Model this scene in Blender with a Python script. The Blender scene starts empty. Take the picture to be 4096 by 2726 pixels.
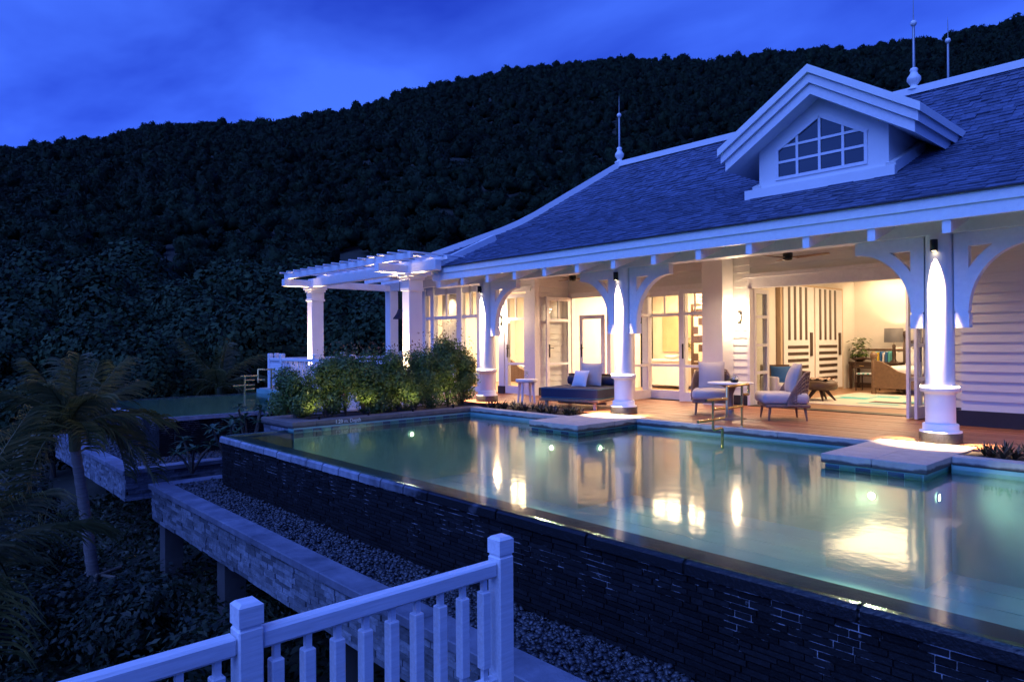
import bpy, math, random
import numpy as np
from mathutils import Vector, Matrix
random.seed(7); rng = np.random.default_rng(7)
R = math.radians
sc = bpy.context.scene
COL = sc.collection
# ------------------------------------------------------------------ camera
H = 1.35
F_PX, YAW, PITCH, ROLL = 2774.0, R(42.096), R(.1265), R(-.4125)
def cam_axes():
    f = Vector((-math.cos(YAW)*math.cos(PITCH), math.sin(YAW)*math.cos(PITCH), math.sin(PITCH)))
    r = Vector((math.sin(YAW), math.cos(YAW), 0)); u = r.cross(f)
    c, s = math.cos(ROLL), math.sin(ROLL)
    return f, c*r + s*u, -s*r + c*u
CF, CR, CU = cam_axes()
cd = bpy.data.cameras.new('camera'); cam = bpy.data.objects.new('camera', cd); COL.objects.link(cam)
cd.sensor_width = 36; cd.lens = 36*F_PX/4096; cd.clip_start = .05; cd.clip_end = 4000
cam.matrix_world = Matrix(((CR.x, CU.x, -CF.x, 0), (CR.y, CU.y, -CF.y, 0), (CR.z, CU.z, -CF.z, H), (0, 0, 0, 1)))
sc.camera = cam
def ray(px, py):      # photograph pixel -> direction
    return CF + CR*((px-2048)/F_PX) + CU*((1363-py)/F_PX)
def onz(px, py, z=0.0):
    d = ray(px, py); t = (z-H)/d.z; return Vector((0, 0, H)) + d*t
def ony(px, py, y):
    d = ray(px, py); t = y/d.y; return Vector((0, 0, H)) + d*t
# ------------------------------------------------------------------ sky, dusk
w = bpy.data.worlds.new('World'); sc.world = w; w.use_nodes = True
nt = w.node_tree; nt.nodes.clear(); N = nt.nodes; L = nt.links
SUN_EL, SUN_AZ = R(10), R(173)     # faint after-glow from behind the camera
out = N.new('ShaderNodeOutputWorld'); bg = N.new('ShaderNodeBackground')
sky = N.new('ShaderNodeTexSky'); sky.sky_type = 'NISHITA'; sky.sun_disc = False
sky.sun_elevation = SUN_EL; sky.sun_rotation = SUN_AZ; sky.air_density = 1.0; sky.dust_density = .3; sky.ozone_density = 6
tc = N.new('ShaderNodeTexCoord'); sep = N.new('ShaderNodeSeparateXYZ'); L.new(tc.outputs['Generated'], sep.inputs[0])
zz = N.new('ShaderNodeMath'); zz.operation = 'ADD'; zz.inputs[1].default_value = .22; L.new(sep.outputs[2], zz.inputs[0])
zm = N.new('ShaderNodeMath'); zm.operation = 'MAXIMUM'; zm.inputs[1].default_value = .08; L.new(zz.outputs[0], zm.inputs[0])
dv = N.new('ShaderNodeVectorMath'); dv.operation = 'DIVIDE'
cmb = N.new('ShaderNodeCombineXYZ')
for i in range(3): L.new(zm.outputs[0], cmb.inputs[i])
L.new(tc.outputs['Generated'], dv.inputs[0]); L.new(cmb.outputs[0], dv.inputs[1])
nz = N.new('ShaderNodeTexNoise'); nz.inputs['Scale'].default_value = 1.15; nz.inputs['Detail'].default_value = 5; nz.inputs['Roughness'].default_value = .5
nz.inputs['Distortion'].default_value = .3
mp = N.new('ShaderNodeMapping'); mp.inputs['Location'].default_value = (3.3, 1.2, 0); mp.inputs['Scale'].default_value = (1, 1.5, .4)
L.new(dv.outputs[0], mp.inputs[0]); L.new(mp.outputs[0], nz.inputs['Vector'])
cr = N.new('ShaderNodeValToRGB'); cr.color_ramp.elements[0].position = .34; cr.color_ramp.elements[1].position = .62
cr.color_ramp.elements[0].color = (.34, .36, .60, 1); cr.color_ramp.elements[1].color = (1.22, 1.14, 1.06, 1)
L.new(nz.outputs[0], cr.inputs[0])
tint = N.new('ShaderNodeMixRGB'); tint.blend_type = 'MULTIPLY'; tint.inputs[0].default_value = 1
tint.inputs[2].default_value = (.30, .42, 1.0, 1)     # camera balanced for the warm lamps
L.new(sky.outputs[0], tint.inputs[1])
hs = N.new('ShaderNodeMixRGB'); hs.inputs[0].default_value = .8        # thin even overcast over the Nishita gradient
hs.inputs[2].default_value = (.60, 1.80, 11.6, 1); L.new(tint.outputs[0], hs.inputs[1])
cl = N.new('ShaderNodeMixRGB'); cl.blend_type = 'MULTIPLY'; cl.inputs[0].default_value = 1
L.new(hs.outputs[0], cl.inputs[1]); L.new(cr.outputs[0], cl.inputs[2])
eg = N.new('ShaderNodeMapRange'); eg.inputs['From Min'].default_value = .12; eg.inputs['From Max'].default_value = .62; eg.inputs['To Min'].default_value = 1.18; eg.inputs['To Max'].default_value = .72; L.new(sep.outputs[2], eg.inputs['Value'])
ce = N.new('ShaderNodeVectorMath'); ce.operation = 'SCALE'; L.new(cl.outputs[0], ce.inputs[0]); L.new(eg.outputs[0], ce.inputs['Scale'])
L.new(ce.outputs[0], bg.inputs[0]); bg.inputs[1].default_value = .112; L.new(bg.outputs[0], out.inputs[0])
sd = bpy.data.lights.new('sun', 'SUN'); so = bpy.data.objects.new('sun', sd); COL.objects.link(so)
sd.energy = 3.3; sd.angle = R(70); sd.color = (.155, .30, 1.0)
sdir = Vector((.10, -.9, 1.05)).normalized()       # towards the glow, behind the camera
so.rotation_euler = (-sdir).to_track_quat('-Z', 'Y').to_euler(); so.location = (0, -20, 30)
vs = sc.view_settings; vs.view_transform = 'Standard'; vs.look = 'None'; vs.gamma = 1; vs.exposure = 0; vs.use_curve_mapping = False
cy = sc.cycles
cy.use_denoising = True; cy.denoiser = 'OPENIMAGEDENOISE'
cy.max_bounces = 7; cy.diffuse_bounces = 3; cy.glossy_bounces = 4; cy.transmission_bounces = 6; cy.transparent_max_bounces = 10; cy.volume_bounces = 0
cy.sample_clamp_indirect = 4; cy.caustics_reflective = False; cy.caustics_refractive = False; cy.blur_glossy = .5
# ------------------------------------------------------------------ materials
def mat(name, col, rough=.6, metal=0, var=.0, vscale=6, bump=0, bscale=40, piece=0, spec=.5, stretch=None, emis=None, estr=0, col2=None, island=0):
    m = bpy.data.materials.new(name); m.use_nodes = True
    n = m.node_tree.nodes; l = m.node_tree.links; b = n['Principled BSDF']
    b.inputs['Base Color'].default_value = (*col, 1); b.inputs['Roughness'].default_value = rough
    b.inputs['Metallic'].default_value = metal; b.inputs['Specular IOR Level'].default_value = spec
    if emis: b.inputs['Emission Color'].default_value = (*emis, 1); b.inputs['Emission Strength'].default_value = estr
    t = n.new('ShaderNodeTexCoord'); src = t.outputs['Object']
    g = n.new('ShaderNodeNewGeometry'); src = g.outputs['Position']
    if stretch:
        mp = n.new('ShaderNodeMapping'); mp.inputs['Scale'].default_value = stretch; l.new(src, mp.inputs[0]); src = mp.outputs[0]
    colout = None
    if var or col2:
        z = n.new('ShaderNodeTexNoise'); z.inputs['Scale'].default_value = vscale; z.inputs['Detail'].default_value = 5; z.inputs['Roughness'].default_value = .62
        l.new(src, z.inputs['Vector'])
        r = n.new('ShaderNodeValToRGB'); r.color_ramp.elements[0].position = .3; r.color_ramp.elements[1].position = .7
        a = tuple(c*(1-var) for c in col); c2 = col2 or tuple(min(1, c*(1+var)) for c in col)
        r.color_ramp.elements[0].color = (*a, 1); r.color_ramp.elements[1].color = (*c2, 1)
        l.new(z.outputs[0], r.inputs[0]); colout = r.outputs[0]
    if piece or island:
        oi = n.new('ShaderNodeObjectInfo'); ad = n.new('ShaderNodeMath'); ad.operation = 'ADD'
        l.new(oi.outputs['Random'], ad.inputs[0]); l.new(g.outputs['Random Per Island'], ad.inputs[1])
        fr = n.new('ShaderNodeMath'); fr.operation = 'FRACT'; l.new(ad.outputs[0], fr.inputs[0])
        mr = n.new('ShaderNodeMapRange'); mr.inputs['To Min'].default_value = 1-(piece or island); mr.inputs['To Max'].default_value = 1+(piece or island)
        l.new(fr.outputs[0], mr.inputs['Value'])
        mx = n.new('ShaderNodeVectorMath'); mx.operation = 'SCALE'
        if colout is None:
            mx.inputs[0].default_value = col
        else: l.new(colout, mx.inputs[0])
        l.new(mr.outputs[0], mx.inputs['Scale']); colout = mx.outputs[0]
    if colout is not None: l.new(colout, b.inputs['Base Color'])
    if bump:
        z2 = n.new('ShaderNodeTexNoise'); z2.inputs['Scale'].default_value = bscale; z2.inputs['Detail'].default_value = 4; l.new(src, z2.inputs['Vector'])
        bm = n.new('ShaderNodeBump'); bm.inputs['Strength'].default_value = bump; bm.inputs['Distance'].default_value = .02
        l.new(z2.outputs[0], bm.inputs['Height']); l.new(bm.outputs[0], b.inputs['Normal'])
    return m
M = {}
M['white'] = mat('white_paint', (.78, .78, .77), .5, var=.035, vscale=3, bump=.06, bscale=60)
M['white_wood'] = mat('white_painted_wood', (.76, .76, .78), .45, var=.05, vscale=5, bump=.12, bscale=9, stretch=(3, 3, 3))
M['fence_white'] = mat('fence_paint', (.68, .68, .72), .42, var=.12, vscale=4, bump=.09, bscale=5, stretch=(14, 1, 14))
M['siding'] = mat('siding_paint', (.72, .71, .70), .5, var=.05, vscale=5, bump=.1, bscale=5, stretch=(1, 8, 12), piece=.03)
M['cream'] = mat('cream_wall', (.80, .75, .67), .7, var=.03, vscale=2)
M['ceil'] = mat('ceiling_paint', (.74, .72, .68), .6, var=.04, vscale=3)
M['slate'] = mat('roof_slate', (.082, .105, .175), .55, var=.3, vscale=12, bump=.35, bscale=40, piece=.30)
M['slate_under'] = mat('roof_underlay', (.03, .03, .04), .8)
M['brick'] = None
M['ledger'] = mat('ledger_stone', (.15, .16, .19), .75, var=.35, vscale=14, bump=.6, bscale=45, piece=.5)
M['ledger_back'] = mat('ledger_mortar', (.07, .075, .09), .9)
M['capstone'] = mat('cap_slate', (.11, .12, .165), .6, var=.25, vscale=3, bump=.2, bscale=60, piece=.16, col2=(.21, .22, .28))
M['rimstone'] = mat('planter_stone', (.15, .125, .115), .7, var=.16, vscale=7, bump=.22, bscale=90, piece=.05)
M['stone'] = mat('sandstone_slab', (.38, .34, .3), .7, var=.14, vscale=7, bump=.22, bscale=90, piece=.05)
def waterline(m):
    # dark damp stain creeping up from the water
    n = m.node_tree.nodes; l = m.node_tree.links; p = n['Principled BSDF']; old = p.inputs['Base Color'].links[0].from_socket
    g = n.new('ShaderNodeNewGeometry'); s = n.new('ShaderNodeSeparateXYZ'); l.new(g.outputs['Position'], s.inputs[0])
    z = n.new('ShaderNodeTexNoise'); z.inputs['Scale'].default_value = 4; z.inputs['Detail'].default_value = 5; l.new(g.outputs['Position'], z.inputs['Vector'])
    mr = n.new('ShaderNodeMapRange'); mr.inputs['From Min'].default_value = -.02; mr.inputs['From Max'].default_value = -.11; mr.inputs['To Min'].default_value = -.45; mr.inputs['To Max'].default_value = .55; l.new(s.outputs[2], mr.inputs['Value'])
    a = n.new('ShaderNodeMath'); a.operation = 'ADD'; l.new(z.outputs[0], a.inputs[0]); l.new(mr.outputs[0], a.inputs[1])
    r = n.new('ShaderNodeValToRGB'); r.color_ramp.elements[0].position = .4; r.color_ramp.elements[1].position = .65; l.new(a.outputs[0], r.inputs[0])
    mx = n.new('ShaderNodeMixRGB'); l.new(r.outputs[0], mx.inputs[0]); l.new(old, mx.inputs[1]); mx.inputs[2].default_value = (.05, .045, .045, 1); l.new(mx.outputs[0], p.inputs['Base Color'])
waterline(M['stone']); waterline(M['rimstone'])
M['deck'] = mat('deck_timber', (.24, .088, .04), .42, var=.3, vscale=3, bump=.25, bscale=8, stretch=(1.2, 14, 6), piece=.2)
M['floor'] = mat('timber_floor', (.36, .2, .11), .35, var=.2, vscale=3, stretch=(1, 10, 4))
M['granite'] = mat('black_granite', (.035, .035, .033), .35, var=.4, vscale=60)
M['baseboard'] = mat('dark_baseboard', (.022, .021, .025), .5, var=.2)
M['black'] = mat('black_metal', (.02, .019, .018), .42, .6)
M['brass'] = mat('brass', (.72, .5, .2), .2, 1.0)
M['steel'] = mat('galvanised_rod', (.3, .32, .34), .45, .7)
M['darkwood'] = mat('dark_wood', (.055, .03, .018), .4, var=.3, vscale=5, stretch=(2, 2, 12))
M['brownwood'] = mat('brown_wood', (.15, .085, .045), .45, var=.25, vscale=5, stretch=(3, 3, 3))
M['palewood'] = mat('pale_wood', (.55, .4, .26), .5, var=.12, vscale=4, stretch=(6, 6, 1))
M['teak'] = mat('teak', (.22, .13, .075), .5, var=.25, vscale=5, stretch=(3, 3, 3))
M['navy'] = mat('navy_fabric', (.017, .022, .055), .85, bump=.3, bscale=300)
M['navypipe'] = mat('piping_teal', (.05, .17, .22), .7)
M['linen'] = mat('linen_fabric', (.50, .45, .41), .9, var=.06, vscale=3, bump=.3, bscale=260)
M['linen_w'] = mat('white_linen', (.72, .70, .68), .9, var=.04, bump=.2, bscale=220)
M['wicker'] = mat('wicker', (.23, .15, .11), .6, var=.2, vscale=30)
M['plaster_t'] = mat('white_table', (.66, .65, .64), .6, var=.06, vscale=8)
M['pool'] = mat('pool_tile', (.19, .385, .37), .5, var=.14, vscale=2.2)
M['ledge'] = mat('pool_ledge', (.10, .072, .052), .5, var=.25, vscale=4)
M['tile_a'] = mat('mosaic_green', (.06, .17, .14), .3, piece=.3); M['tile_b'] = mat('mosaic_blue', (.025, .06, .11), .3, piece=.3)
M['concrete'] = mat('concrete', (.085, .08, .08), .85, var=.2, vscale=3, bump=.2)
M['pebble'] = mat('grey_pebbles', (.04, .042, .05), .4, var=.25, vscale=20, island=.75)
M['text'] = mat('print_white', (.8, .8, .78), .6)
M['soil'] = mat('soil', (.03, .022, .016), .95, var=.4, vscale=12, bump=.5, bscale=30)
M['curtain'] = mat('curtain', (.78, .74, .66), .8, var=.04)
M['marble'] = mat('marble', (.75, .66, .5), .3, var=.12, vscale=1.4, stretch=(1, 1, .4))
M['teal'] = mat('teal_fabric', (.1, .42, .42), .85); M['blue'] = mat('blue_cloth', (.03, .13, .34), .8); M['yellow'] = mat('yellow_cloth', (.75, .5, .05), .8)
M['rugcream'] = mat('rug_cream', (.62, .56, .46), .95, bump=.3, bscale=200); M['charcoal'] = mat('charcoal', (.05, .05, .055), .9)
M['leather'] = mat('brown_leather', (.09, .05, .03), .5, var=.2); M['throw'] = mat('fur_throw', (.42, .3, .22), .95, var=.5, vscale=18, bump=.6, bscale=60)
M['petal'] = mat('white_petal', (.82, .78, .66), .7); M['gold'] = mat('gold_leaf', (.55, .36, .1), .4, .6)
def leafmat(name, a, b, trans=.3, rough=.5):
    m = bpy.data.materials.new(name); m.use_nodes = True
    n = m.node_tree.nodes; l = m.node_tree.links; p = n['Principled BSDF']; o = n['Material Output']
    g = n.new('ShaderNodeNewGeometry'); oi = n.new('ShaderNodeObjectInfo'); ad = n.new('ShaderNodeMath'); ad.operation = 'ADD'
    l.new(g.outputs['Random Per Island'], ad.inputs[0]); l.new(oi.outputs['Random'], ad.inputs[1])
    fr = n.new('ShaderNodeMath'); fr.operation = 'FRACT'; l.new(ad.outputs[0], fr.inputs[0])
    r = n.new('ShaderNodeValToRGB'); r.color_ramp.elements[0].color = (*a, 1); r.color_ramp.elements[1].color = (*b, 1)
    l.new(fr.outputs[0], r.inputs[0]); l.new(r.outputs[0], p.inputs['Base Color']); p.inputs['Roughness'].default_value = rough
    if trans:
        t = n.new('ShaderNodeBsdfTranslucent'); l.new(r.outputs[0], t.inputs[0]); mx = n.new('ShaderNodeMixShader'); mx.inputs[0].default_value = trans
        l.new(p.outputs[0], mx.inputs[1]); l.new(t.outputs[0], mx.inputs[2]); l.new(mx.outputs[0], o.inputs[0])
    return m
def forestmat(name, a, b, sc_, bump=.9, obj=0):
    """leaf clumps shaded with the rounded crown's own normals (attribute cn)"""
    m = mat(name, a, .75, vscale=sc_, var=.01, col2=b, spec=.15, piece=obj); n = m.node_tree.nodes; l = m.node_tree.links
    at = n.new('ShaderNodeAttribute'); at.attribute_name = 'cn'; vt = n.new('ShaderNodeVectorTransform'); vt.vector_type = 'NORMAL'; vt.convert_from = 'OBJECT'; vt.convert_to = 'WORLD'
    l.new(at.outputs['Vector'], vt.inputs[0]); nm = n.new('ShaderNodeVectorMath'); nm.operation = 'NORMALIZE'; l.new(vt.outputs[0], nm.inputs[0])
    g = n.new('ShaderNodeNewGeometry'); z2 = n.new('ShaderNodeTexNoise'); z2.inputs['Scale'].default_value = sc_*9; z2.inputs['Detail'].default_value = 5; z2.inputs['Roughness'].default_value = .7; l.new(g.outputs['Position'], z2.inputs['Vector'])
    bm = n.new('ShaderNodeBump'); bm.inputs['Strength'].default_value = bump; bm.inputs['Distance'].default_value = .12/sc_; l.new(z2.outputs[0], bm.inputs['Height']); l.new(nm.outputs[0], bm.inputs['Normal']); l.new(bm.outputs[0], n['Principled BSDF'].inputs['Normal']); return m
def set_cn(me, Nv):
    a_ = me.attributes.new('cn', 'FLOAT_VECTOR', 'POINT'); a_.data.foreach_set('vector', np.ascontiguousarray(Nv/np.maximum(np.linalg.norm(Nv, axis=1, keepdims=True), 1e-6), dtype=np.float32).ravel())
M['leaf'] = leafmat('shrub_leaf', (.045, .095, .018), (.15, .215, .045))
M['leaf_red'] = leafmat('red_shoot', (.14, .05, .02), (.2, .11, .03))
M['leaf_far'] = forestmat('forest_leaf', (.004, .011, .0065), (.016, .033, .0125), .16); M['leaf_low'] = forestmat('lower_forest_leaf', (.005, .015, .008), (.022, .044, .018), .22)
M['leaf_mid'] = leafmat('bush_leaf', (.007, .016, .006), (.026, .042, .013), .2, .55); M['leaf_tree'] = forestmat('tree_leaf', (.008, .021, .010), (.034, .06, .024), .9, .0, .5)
M['palm'] = leafmat('palm_leaf', (.045, .062, .02), (.15, .135, .045), .3, .4)
M['brom'] = leafmat('bromeliad_leaf', (.035, .05, .02), (.10, .05, .03), .15, .45)
M['frang'] = leafmat('frangipani_leaf', (.03, .07, .03), (.06, .12, .05), .25, .4)
M['bark'] = mat('bark', (.10, .085, .065), .9, var=.35, vscale=9, bump=.6, bscale=20)
M['palmbark'] = mat('palm_bark', (.15, .13, .12), .9, var=.3, vscale=5, bump=.5, bscale=9, stretch=(1, 1, 8))
def glass(name, tint=(.95, .97, .96), rough=.02, refl=1.0, body=None):
    """a window pane: mirror by Fresnel over a clear or dark body"""
    m = bpy.data.materials.new(name); m.use_nodes = True; n = m.node_tree.nodes; l = m.node_tree.links
    o = n['Material Output']; n.remove(n['Principled BSDF'])
    fz = n.new('ShaderNodeFresnel'); fz.inputs[0].default_value = 1.5; mu = n.new('ShaderNodeMath'); mu.operation = 'MULTIPLY'; mu.inputs[1].default_value = refl
    gb = n.new('ShaderNodeNewGeometry'); iv = n.new('ShaderNodeMath'); iv.operation = 'SUBTRACT'; iv.inputs[0].default_value = 1; l.new(gb.outputs['Backfacing'], iv.inputs[1])
    m2 = n.new('ShaderNodeMath'); m2.operation = 'MULTIPLY'; l.new(fz.outputs[0], m2.inputs[0]); l.new(iv.outputs[0], m2.inputs[1]); l.new(m2.outputs[0], mu.inputs[0])   # the pane's rear face adds nothing
    gl = n.new('ShaderNodeBsdfGlossy'); gl.inputs['Roughness'].default_value = rough
    if body: t = n.new('ShaderNodeBsdfDiffuse'); t.inputs[0].default_value = (*body, 1)
    else: t = n.new('ShaderNodeBsdfTransparent'); t.inputs[0].default_value = (*tint, 1)
    mx = n.new('ShaderNodeMixShader'); l.new(mu.outputs[0], mx.inputs[0]); l.new(t.outputs[0], mx.inputs[1]); l.new(gl.outputs[0], mx.inputs[2]); l.new(mx.outputs[0], o.inputs[0])
    return m
M['glass'] = glass('clear_glass'); M['dark_glass'] = glass('unlit_glass', body=(.03, .035, .04), refl=3.2)
def water_mat():
    m = bpy.data.materials.new('water_surface'); m.use_nodes = True; n = m.node_tree.nodes; l = m.node_tree.links
    o = n['Material Output']; n.remove(n['Principled BSDF'])
    g = n.new('ShaderNodeNewGeometry')
    mp = n.new('ShaderNodeMapping'); mp.inputs['Scale'].default_value = (1, 1, 1); mp.inputs['Rotation'].default_value = (0, 0, R(42)); l.new(g.outputs['Position'], mp.inputs[0])
    z = n.new('ShaderNodeTexNoise'); z.inputs['Scale'].default_value = 5.5; z.inputs['Detail'].default_value = 3; z.inputs['Roughness'].default_value = .5; l.new(mp.outputs[0], z.inputs['Vector'])
    bm = n.new('ShaderNodeBump'); bm.inputs['Strength'].default_value = .028; bm.inputs['Distance'].default_value = .05; l.new(z.outputs[0], bm.inputs['Height'])
    fz = n.new('ShaderNodeFresnel'); fz.inputs[0].default_value = 1.33; l.new(bm.outputs[0], fz.inputs['Normal'])
    gl = n.new('ShaderNodeBsdfGlossy'); gl.inputs['Roughness'].default_value = .085; l.new(bm.outputs[0], gl.inputs['Normal'])
    t = n.new('ShaderNodeBsdfTransparent'); t.inputs[0].default_value = (.66, .95, .91, 1)
    mx = n.new('ShaderNodeMixShader'); l.new(fz.outputs[0], mx.inputs[0]); l.new(t.outputs[0], mx.inputs[1]); l.new(gl.outputs[0], mx.inputs[2]); l.new(mx.outputs[0], o.inputs[0])
    return m
M['water'] = water_mat()
def brick_mats():
    # dark wet slate strips; white lime bloom in blotches
    def bloom(name, base, lo, hi, piece, zfade):
        m = mat(name, base, .6, var=.4, vscale=25, bump=.3, bscale=60, piece=piece, spec=.25)
        n = m.node_tree.nodes; l = m.node_tree.links; p = n['Principled BSDF']
        old = p.inputs['Base Color'].links[0].from_socket
        g = n.new('ShaderNodeNewGeometry')
        z = n.new('ShaderNodeTexNoise'); z.inputs['Scale'].default_value = 3.2; z.inputs['Detail'].default_value = 6; z.inputs['Roughness'].default_value = .7
        l.new(g.outputs['Position'], z.inputs['Vector'])
        s = n.new('ShaderNodeSeparateXYZ'); l.new(g.outputs['Position'], s.inputs[0])
        mr = n.new('ShaderNodeMapRange'); mr.inputs['From Min'].default_value = -.75; mr.inputs['From Max'].default_value = -.2; mr.inputs['To Min'].default_value = -zfade; mr.inputs['To Max'].default_value = .05
        l.new(s.outputs[2], mr.inputs['Value'])
        a = n.new('ShaderNodeMath'); a.operation = 'ADD'; l.new(z.outputs[0], a.inputs[0]); l.new(mr.outputs[0], a.inputs[1])
        r = n.new('ShaderNodeValToRGB'); r.color_ramp.elements[0].position = lo; r.color_ramp.elements[1].position = hi; l.new(a.outputs[0], r.inputs[0])
        mx = n.new('ShaderNodeMixRGB'); l.new(r.outputs[0], mx.inputs[0]); l.new(old, mx.inputs[1]); mx.inputs[2].default_value = (.6, .6, .64, 1)
        l.new(mx.outputs[0], p.inputs['Base Color'])
        return m
    M['brick'] = bloom('slate_brick', (.0075, .0075, .009), .66, .84, .6, .12)
    M['mortar'] = bloom('lime_joint', (.004, .004, .005), .53, .62, 0.01, .06)
brick_mats()
def coping_mat():
    m = mat('edge_coping', (.26, .27, .31), .22, var=.25, vscale=9, bump=.3, bscale=40, piece=.12)
    n = m.node_tree.nodes; l = m.node_tree.links; p = n['Principled BSDF']; old = p.inputs['Base Color'].links[0].from_socket
    g = n.new('ShaderNodeNewGeometry'); s = n.new('ShaderNodeSeparateXYZ'); l.new(g.outputs['Position'], s.inputs[0])
    z = n.new('ShaderNodeTexNoise'); z.inputs['Scale'].default_value = 2.5; z.inputs['Detail'].default_value = 5; l.new(g.outputs['Position'], z.inputs['Vector'])
    mr = n.new('ShaderNodeMapRange'); mr.inputs['From Min'].default_value = -7.5; mr.inputs['From Max'].default_value = -3.2; l.new(s.outputs[0], mr.inputs['Value'])
    a = n.new('ShaderNodeMath'); a.operation = 'ADD'; l.new(z.outputs[0], a.inputs[0]); l.new(mr.outputs[0], a.inputs[1])
    r = n.new('ShaderNodeValToRGB'); r.color_ramp.elements[0].position = .6; r.color_ramp.elements[1].position = .95; l.new(a.outputs[0], r.inputs[0])
    mx = n.new('ShaderNodeMixRGB'); l.new(r.outputs[0], mx.inputs[0]); l.new(old, mx.inputs[1]); mx.inputs[2].default_value = (.012, .012, .014, 1)   # wet dark stretch; paler left end carries sky reflection painted into colour
    l.new(mx.outputs[0], p.inputs['Base Color']); return m
M['coping'] = coping_mat()
def glow(name, col, s):
    m = bpy.data.materials.new(name); m.use_nodes = True; n = m.node_tree.nodes; b = n['Principled BSDF']
    b.inputs['Base Color'].default_value = (*col, 1); b.inputs['Emission Color'].default_value = (*col, 1); b.inputs['Emission Strength'].default_value = s; return m
WARM = (1, .72, .46)
M['bulb'] = glow('lamp_glow', (1, .8, .5), 14); M['poollamp'] = glow('pool_lamp_glow', (1, .9, .62), 14); M['shade'] = glow('lit_shade', (.13, .115, .10), .5)
# ------------------------------------------------------------------ mesh helpers
class MB:
    def __init__(s): s.v = []; s.f = []; s.sm = []
    def add(s, vs, fs, smooth=False):
        o = len(s.v); s.v += [tuple(v) for v in vs]; s.f += [tuple(i+o for i in f) for f in fs]; s.sm += [smooth]*len(fs); return s
    def box(s, x0, x1, y0, y1, z0, z1):
        return s.add([(x0,y0,z0),(x1,y0,z0),(x1,y1,z0),(x0,y1,z0),(x0,y0,z1),(x1,y0,z1),(x1,y1,z1),(x0,y1,z1)],
                     [(0,3,2,1),(4,5,6,7),(0,1,5,4),(1,2,6,5),(2,3,7,6),(3,0,4,7)])
    def bbox(s, x0, x1, y0, y1, z0, z1, b=.01):
        """box with chamfered edges on all sides"""
        v = []; f = []
        xs, ys, zs = (x0, x1), (y0, y1), (z0, z1); sg = (1, -1); ix = {}
        for i in (0, 1):
            for j in (0, 1):
                for k in (0, 1):
                    for a in range(3):
                        d = [b*sg[i], b*sg[j], b*sg[k]]; d[a] = 0
                        ix[i, j, k, a] = len(v); v.append((xs[i]+d[0], ys[j]+d[1], zs[k]+d[2]))
        for a in range(3):
            o1, o2 = [q for q in range(3) if q != a]
            for s0 in (0, 1):
                q = []
                for (p, r) in ((0,0),(1,0),(1,1),(0,1)):
                    t = [0, 0, 0]; t[a] = s0; t[o1] = p; t[o2] = r; q.append(ix[t[0], t[1], t[2], a])
                f.append(q if (s0 == 1) == (a != 1) else q[::-1])
            for p in (0, 1):
                for r in (0, 1):
                    t = [0, 0, 0]; t[o1] = p; t[o2] = r; t2 = t[:]; t2[a] = 1
                    f.append([ix[t[0],t[1],t[2],o1], ix[t2[0],t2[1],t2[2],o1], ix[t2[0],t2[1],t2[2],o2], ix[t[0],t[1],t[2],o2]])
        for i in (0, 1):
            for j in (0, 1):
                for k in (0, 1): f.append([ix[i,j,k,0], ix[i,j,k,1], ix[i,j,k,2]])
        return s.add(v, f)
    def lathe(s, prof, c=(0, 0, 0), n=24, smooth=True, cap=True):
        vs = []; fs = []; k = len(prof)
        for i in range(n):
            a = 2*math.pi*i/n
            for r, z in prof: vs.append((c[0]+r*math.cos(a), c[1]+r*math.sin(a), c[2]+z))
        for i in range(n):
            j = (i+1) % n
            for q in range(k-1): fs.append((i*k+q, j*k+q, j*k+q+1, i*k+q+1))
        s.add(vs, fs, smooth)
        if cap:
            for q in (0, k-1):
                if prof[q][0] > 1e-5: s.add([vs[i*k+q] for i in range(n)], [tuple(range(n)) if q else tuple(range(n))[::-1]])
        return s
    def tube(s, pts, r, n=8, smooth=True, caps=True):
        pts = [Vector(p) for p in pts]; rs = r if isinstance(r, (list, tuple)) else [r]*len(pts)
        vs = []; fs = []; pu = None
        for i, p in enumerate(pts):
            d = (pts[min(i+1, len(pts)-1)] - pts[max(i-1, 0)]).normalized()
            u = pu if pu is not None else (Vector((0,0,1)) if abs(d.z) < .9 else Vector((1,0,0)))
            a = d.cross(u).normalized(); bb = a.cross(d).normalized(); pu = bb
            for k in range(n):
                t = 2*math.pi*k/n; vs.append(p + a*(rs[i]*math.cos(t)) + bb*(rs[i]*math.sin(t)))
        for i in range(len(pts)-1):
            for k in range(n):
                k2 = (k+1) % n; fs.append((i*n+k, i*n+k2, (i+1)*n+k2, (i+1)*n+k))
        s.add(vs, fs, smooth)
        if caps:
            s.add(vs[:n], [tuple(range(n))[::-1]]); s.add(vs[-n:], [tuple(range(n))])
        return s
    def prism(s, poly, axis, a, b):
        """extrude a 2-D polygon along an axis; (u,v) are the two remaining axes in x,y,z order"""
        n = len(poly); vs = []
        for t in (a, b):
            for u, v in poly: vs.append({'x': (t, u, v), 'y': (u, t, v), 'z': (u, v, t)}[axis])
        fs = [tuple(range(n))[::-1], tuple(range(n, 2*n))] + [(i, (i+1) % n, n+(i+1) % n, n+i) for i in range(n)]
        return s.add(vs, fs)
    def beam(s, p, q, w, h, up=(0, 0, 1)):
        """box from p to q (centre line), width w, height h"""
        p = Vector(p); q = Vector(q); d = (q-p).normalized(); u = Vector(up); a = d.cross(u).normalized(); u = a.cross(d).normalized()
        vs = []
        for t in (p, q):
            for sa, su in ((-1,-1),(1,-1),(1,1),(-1,1)): vs.append(t + a*(sa*w/2) + u*(su*h/2))
        return s.add(vs, [(0,3,2,1),(4,5,6,7),(0,1,5,4),(1,2,6,5),(2,3,7,6),(3,0,4,7)][::1])
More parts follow.
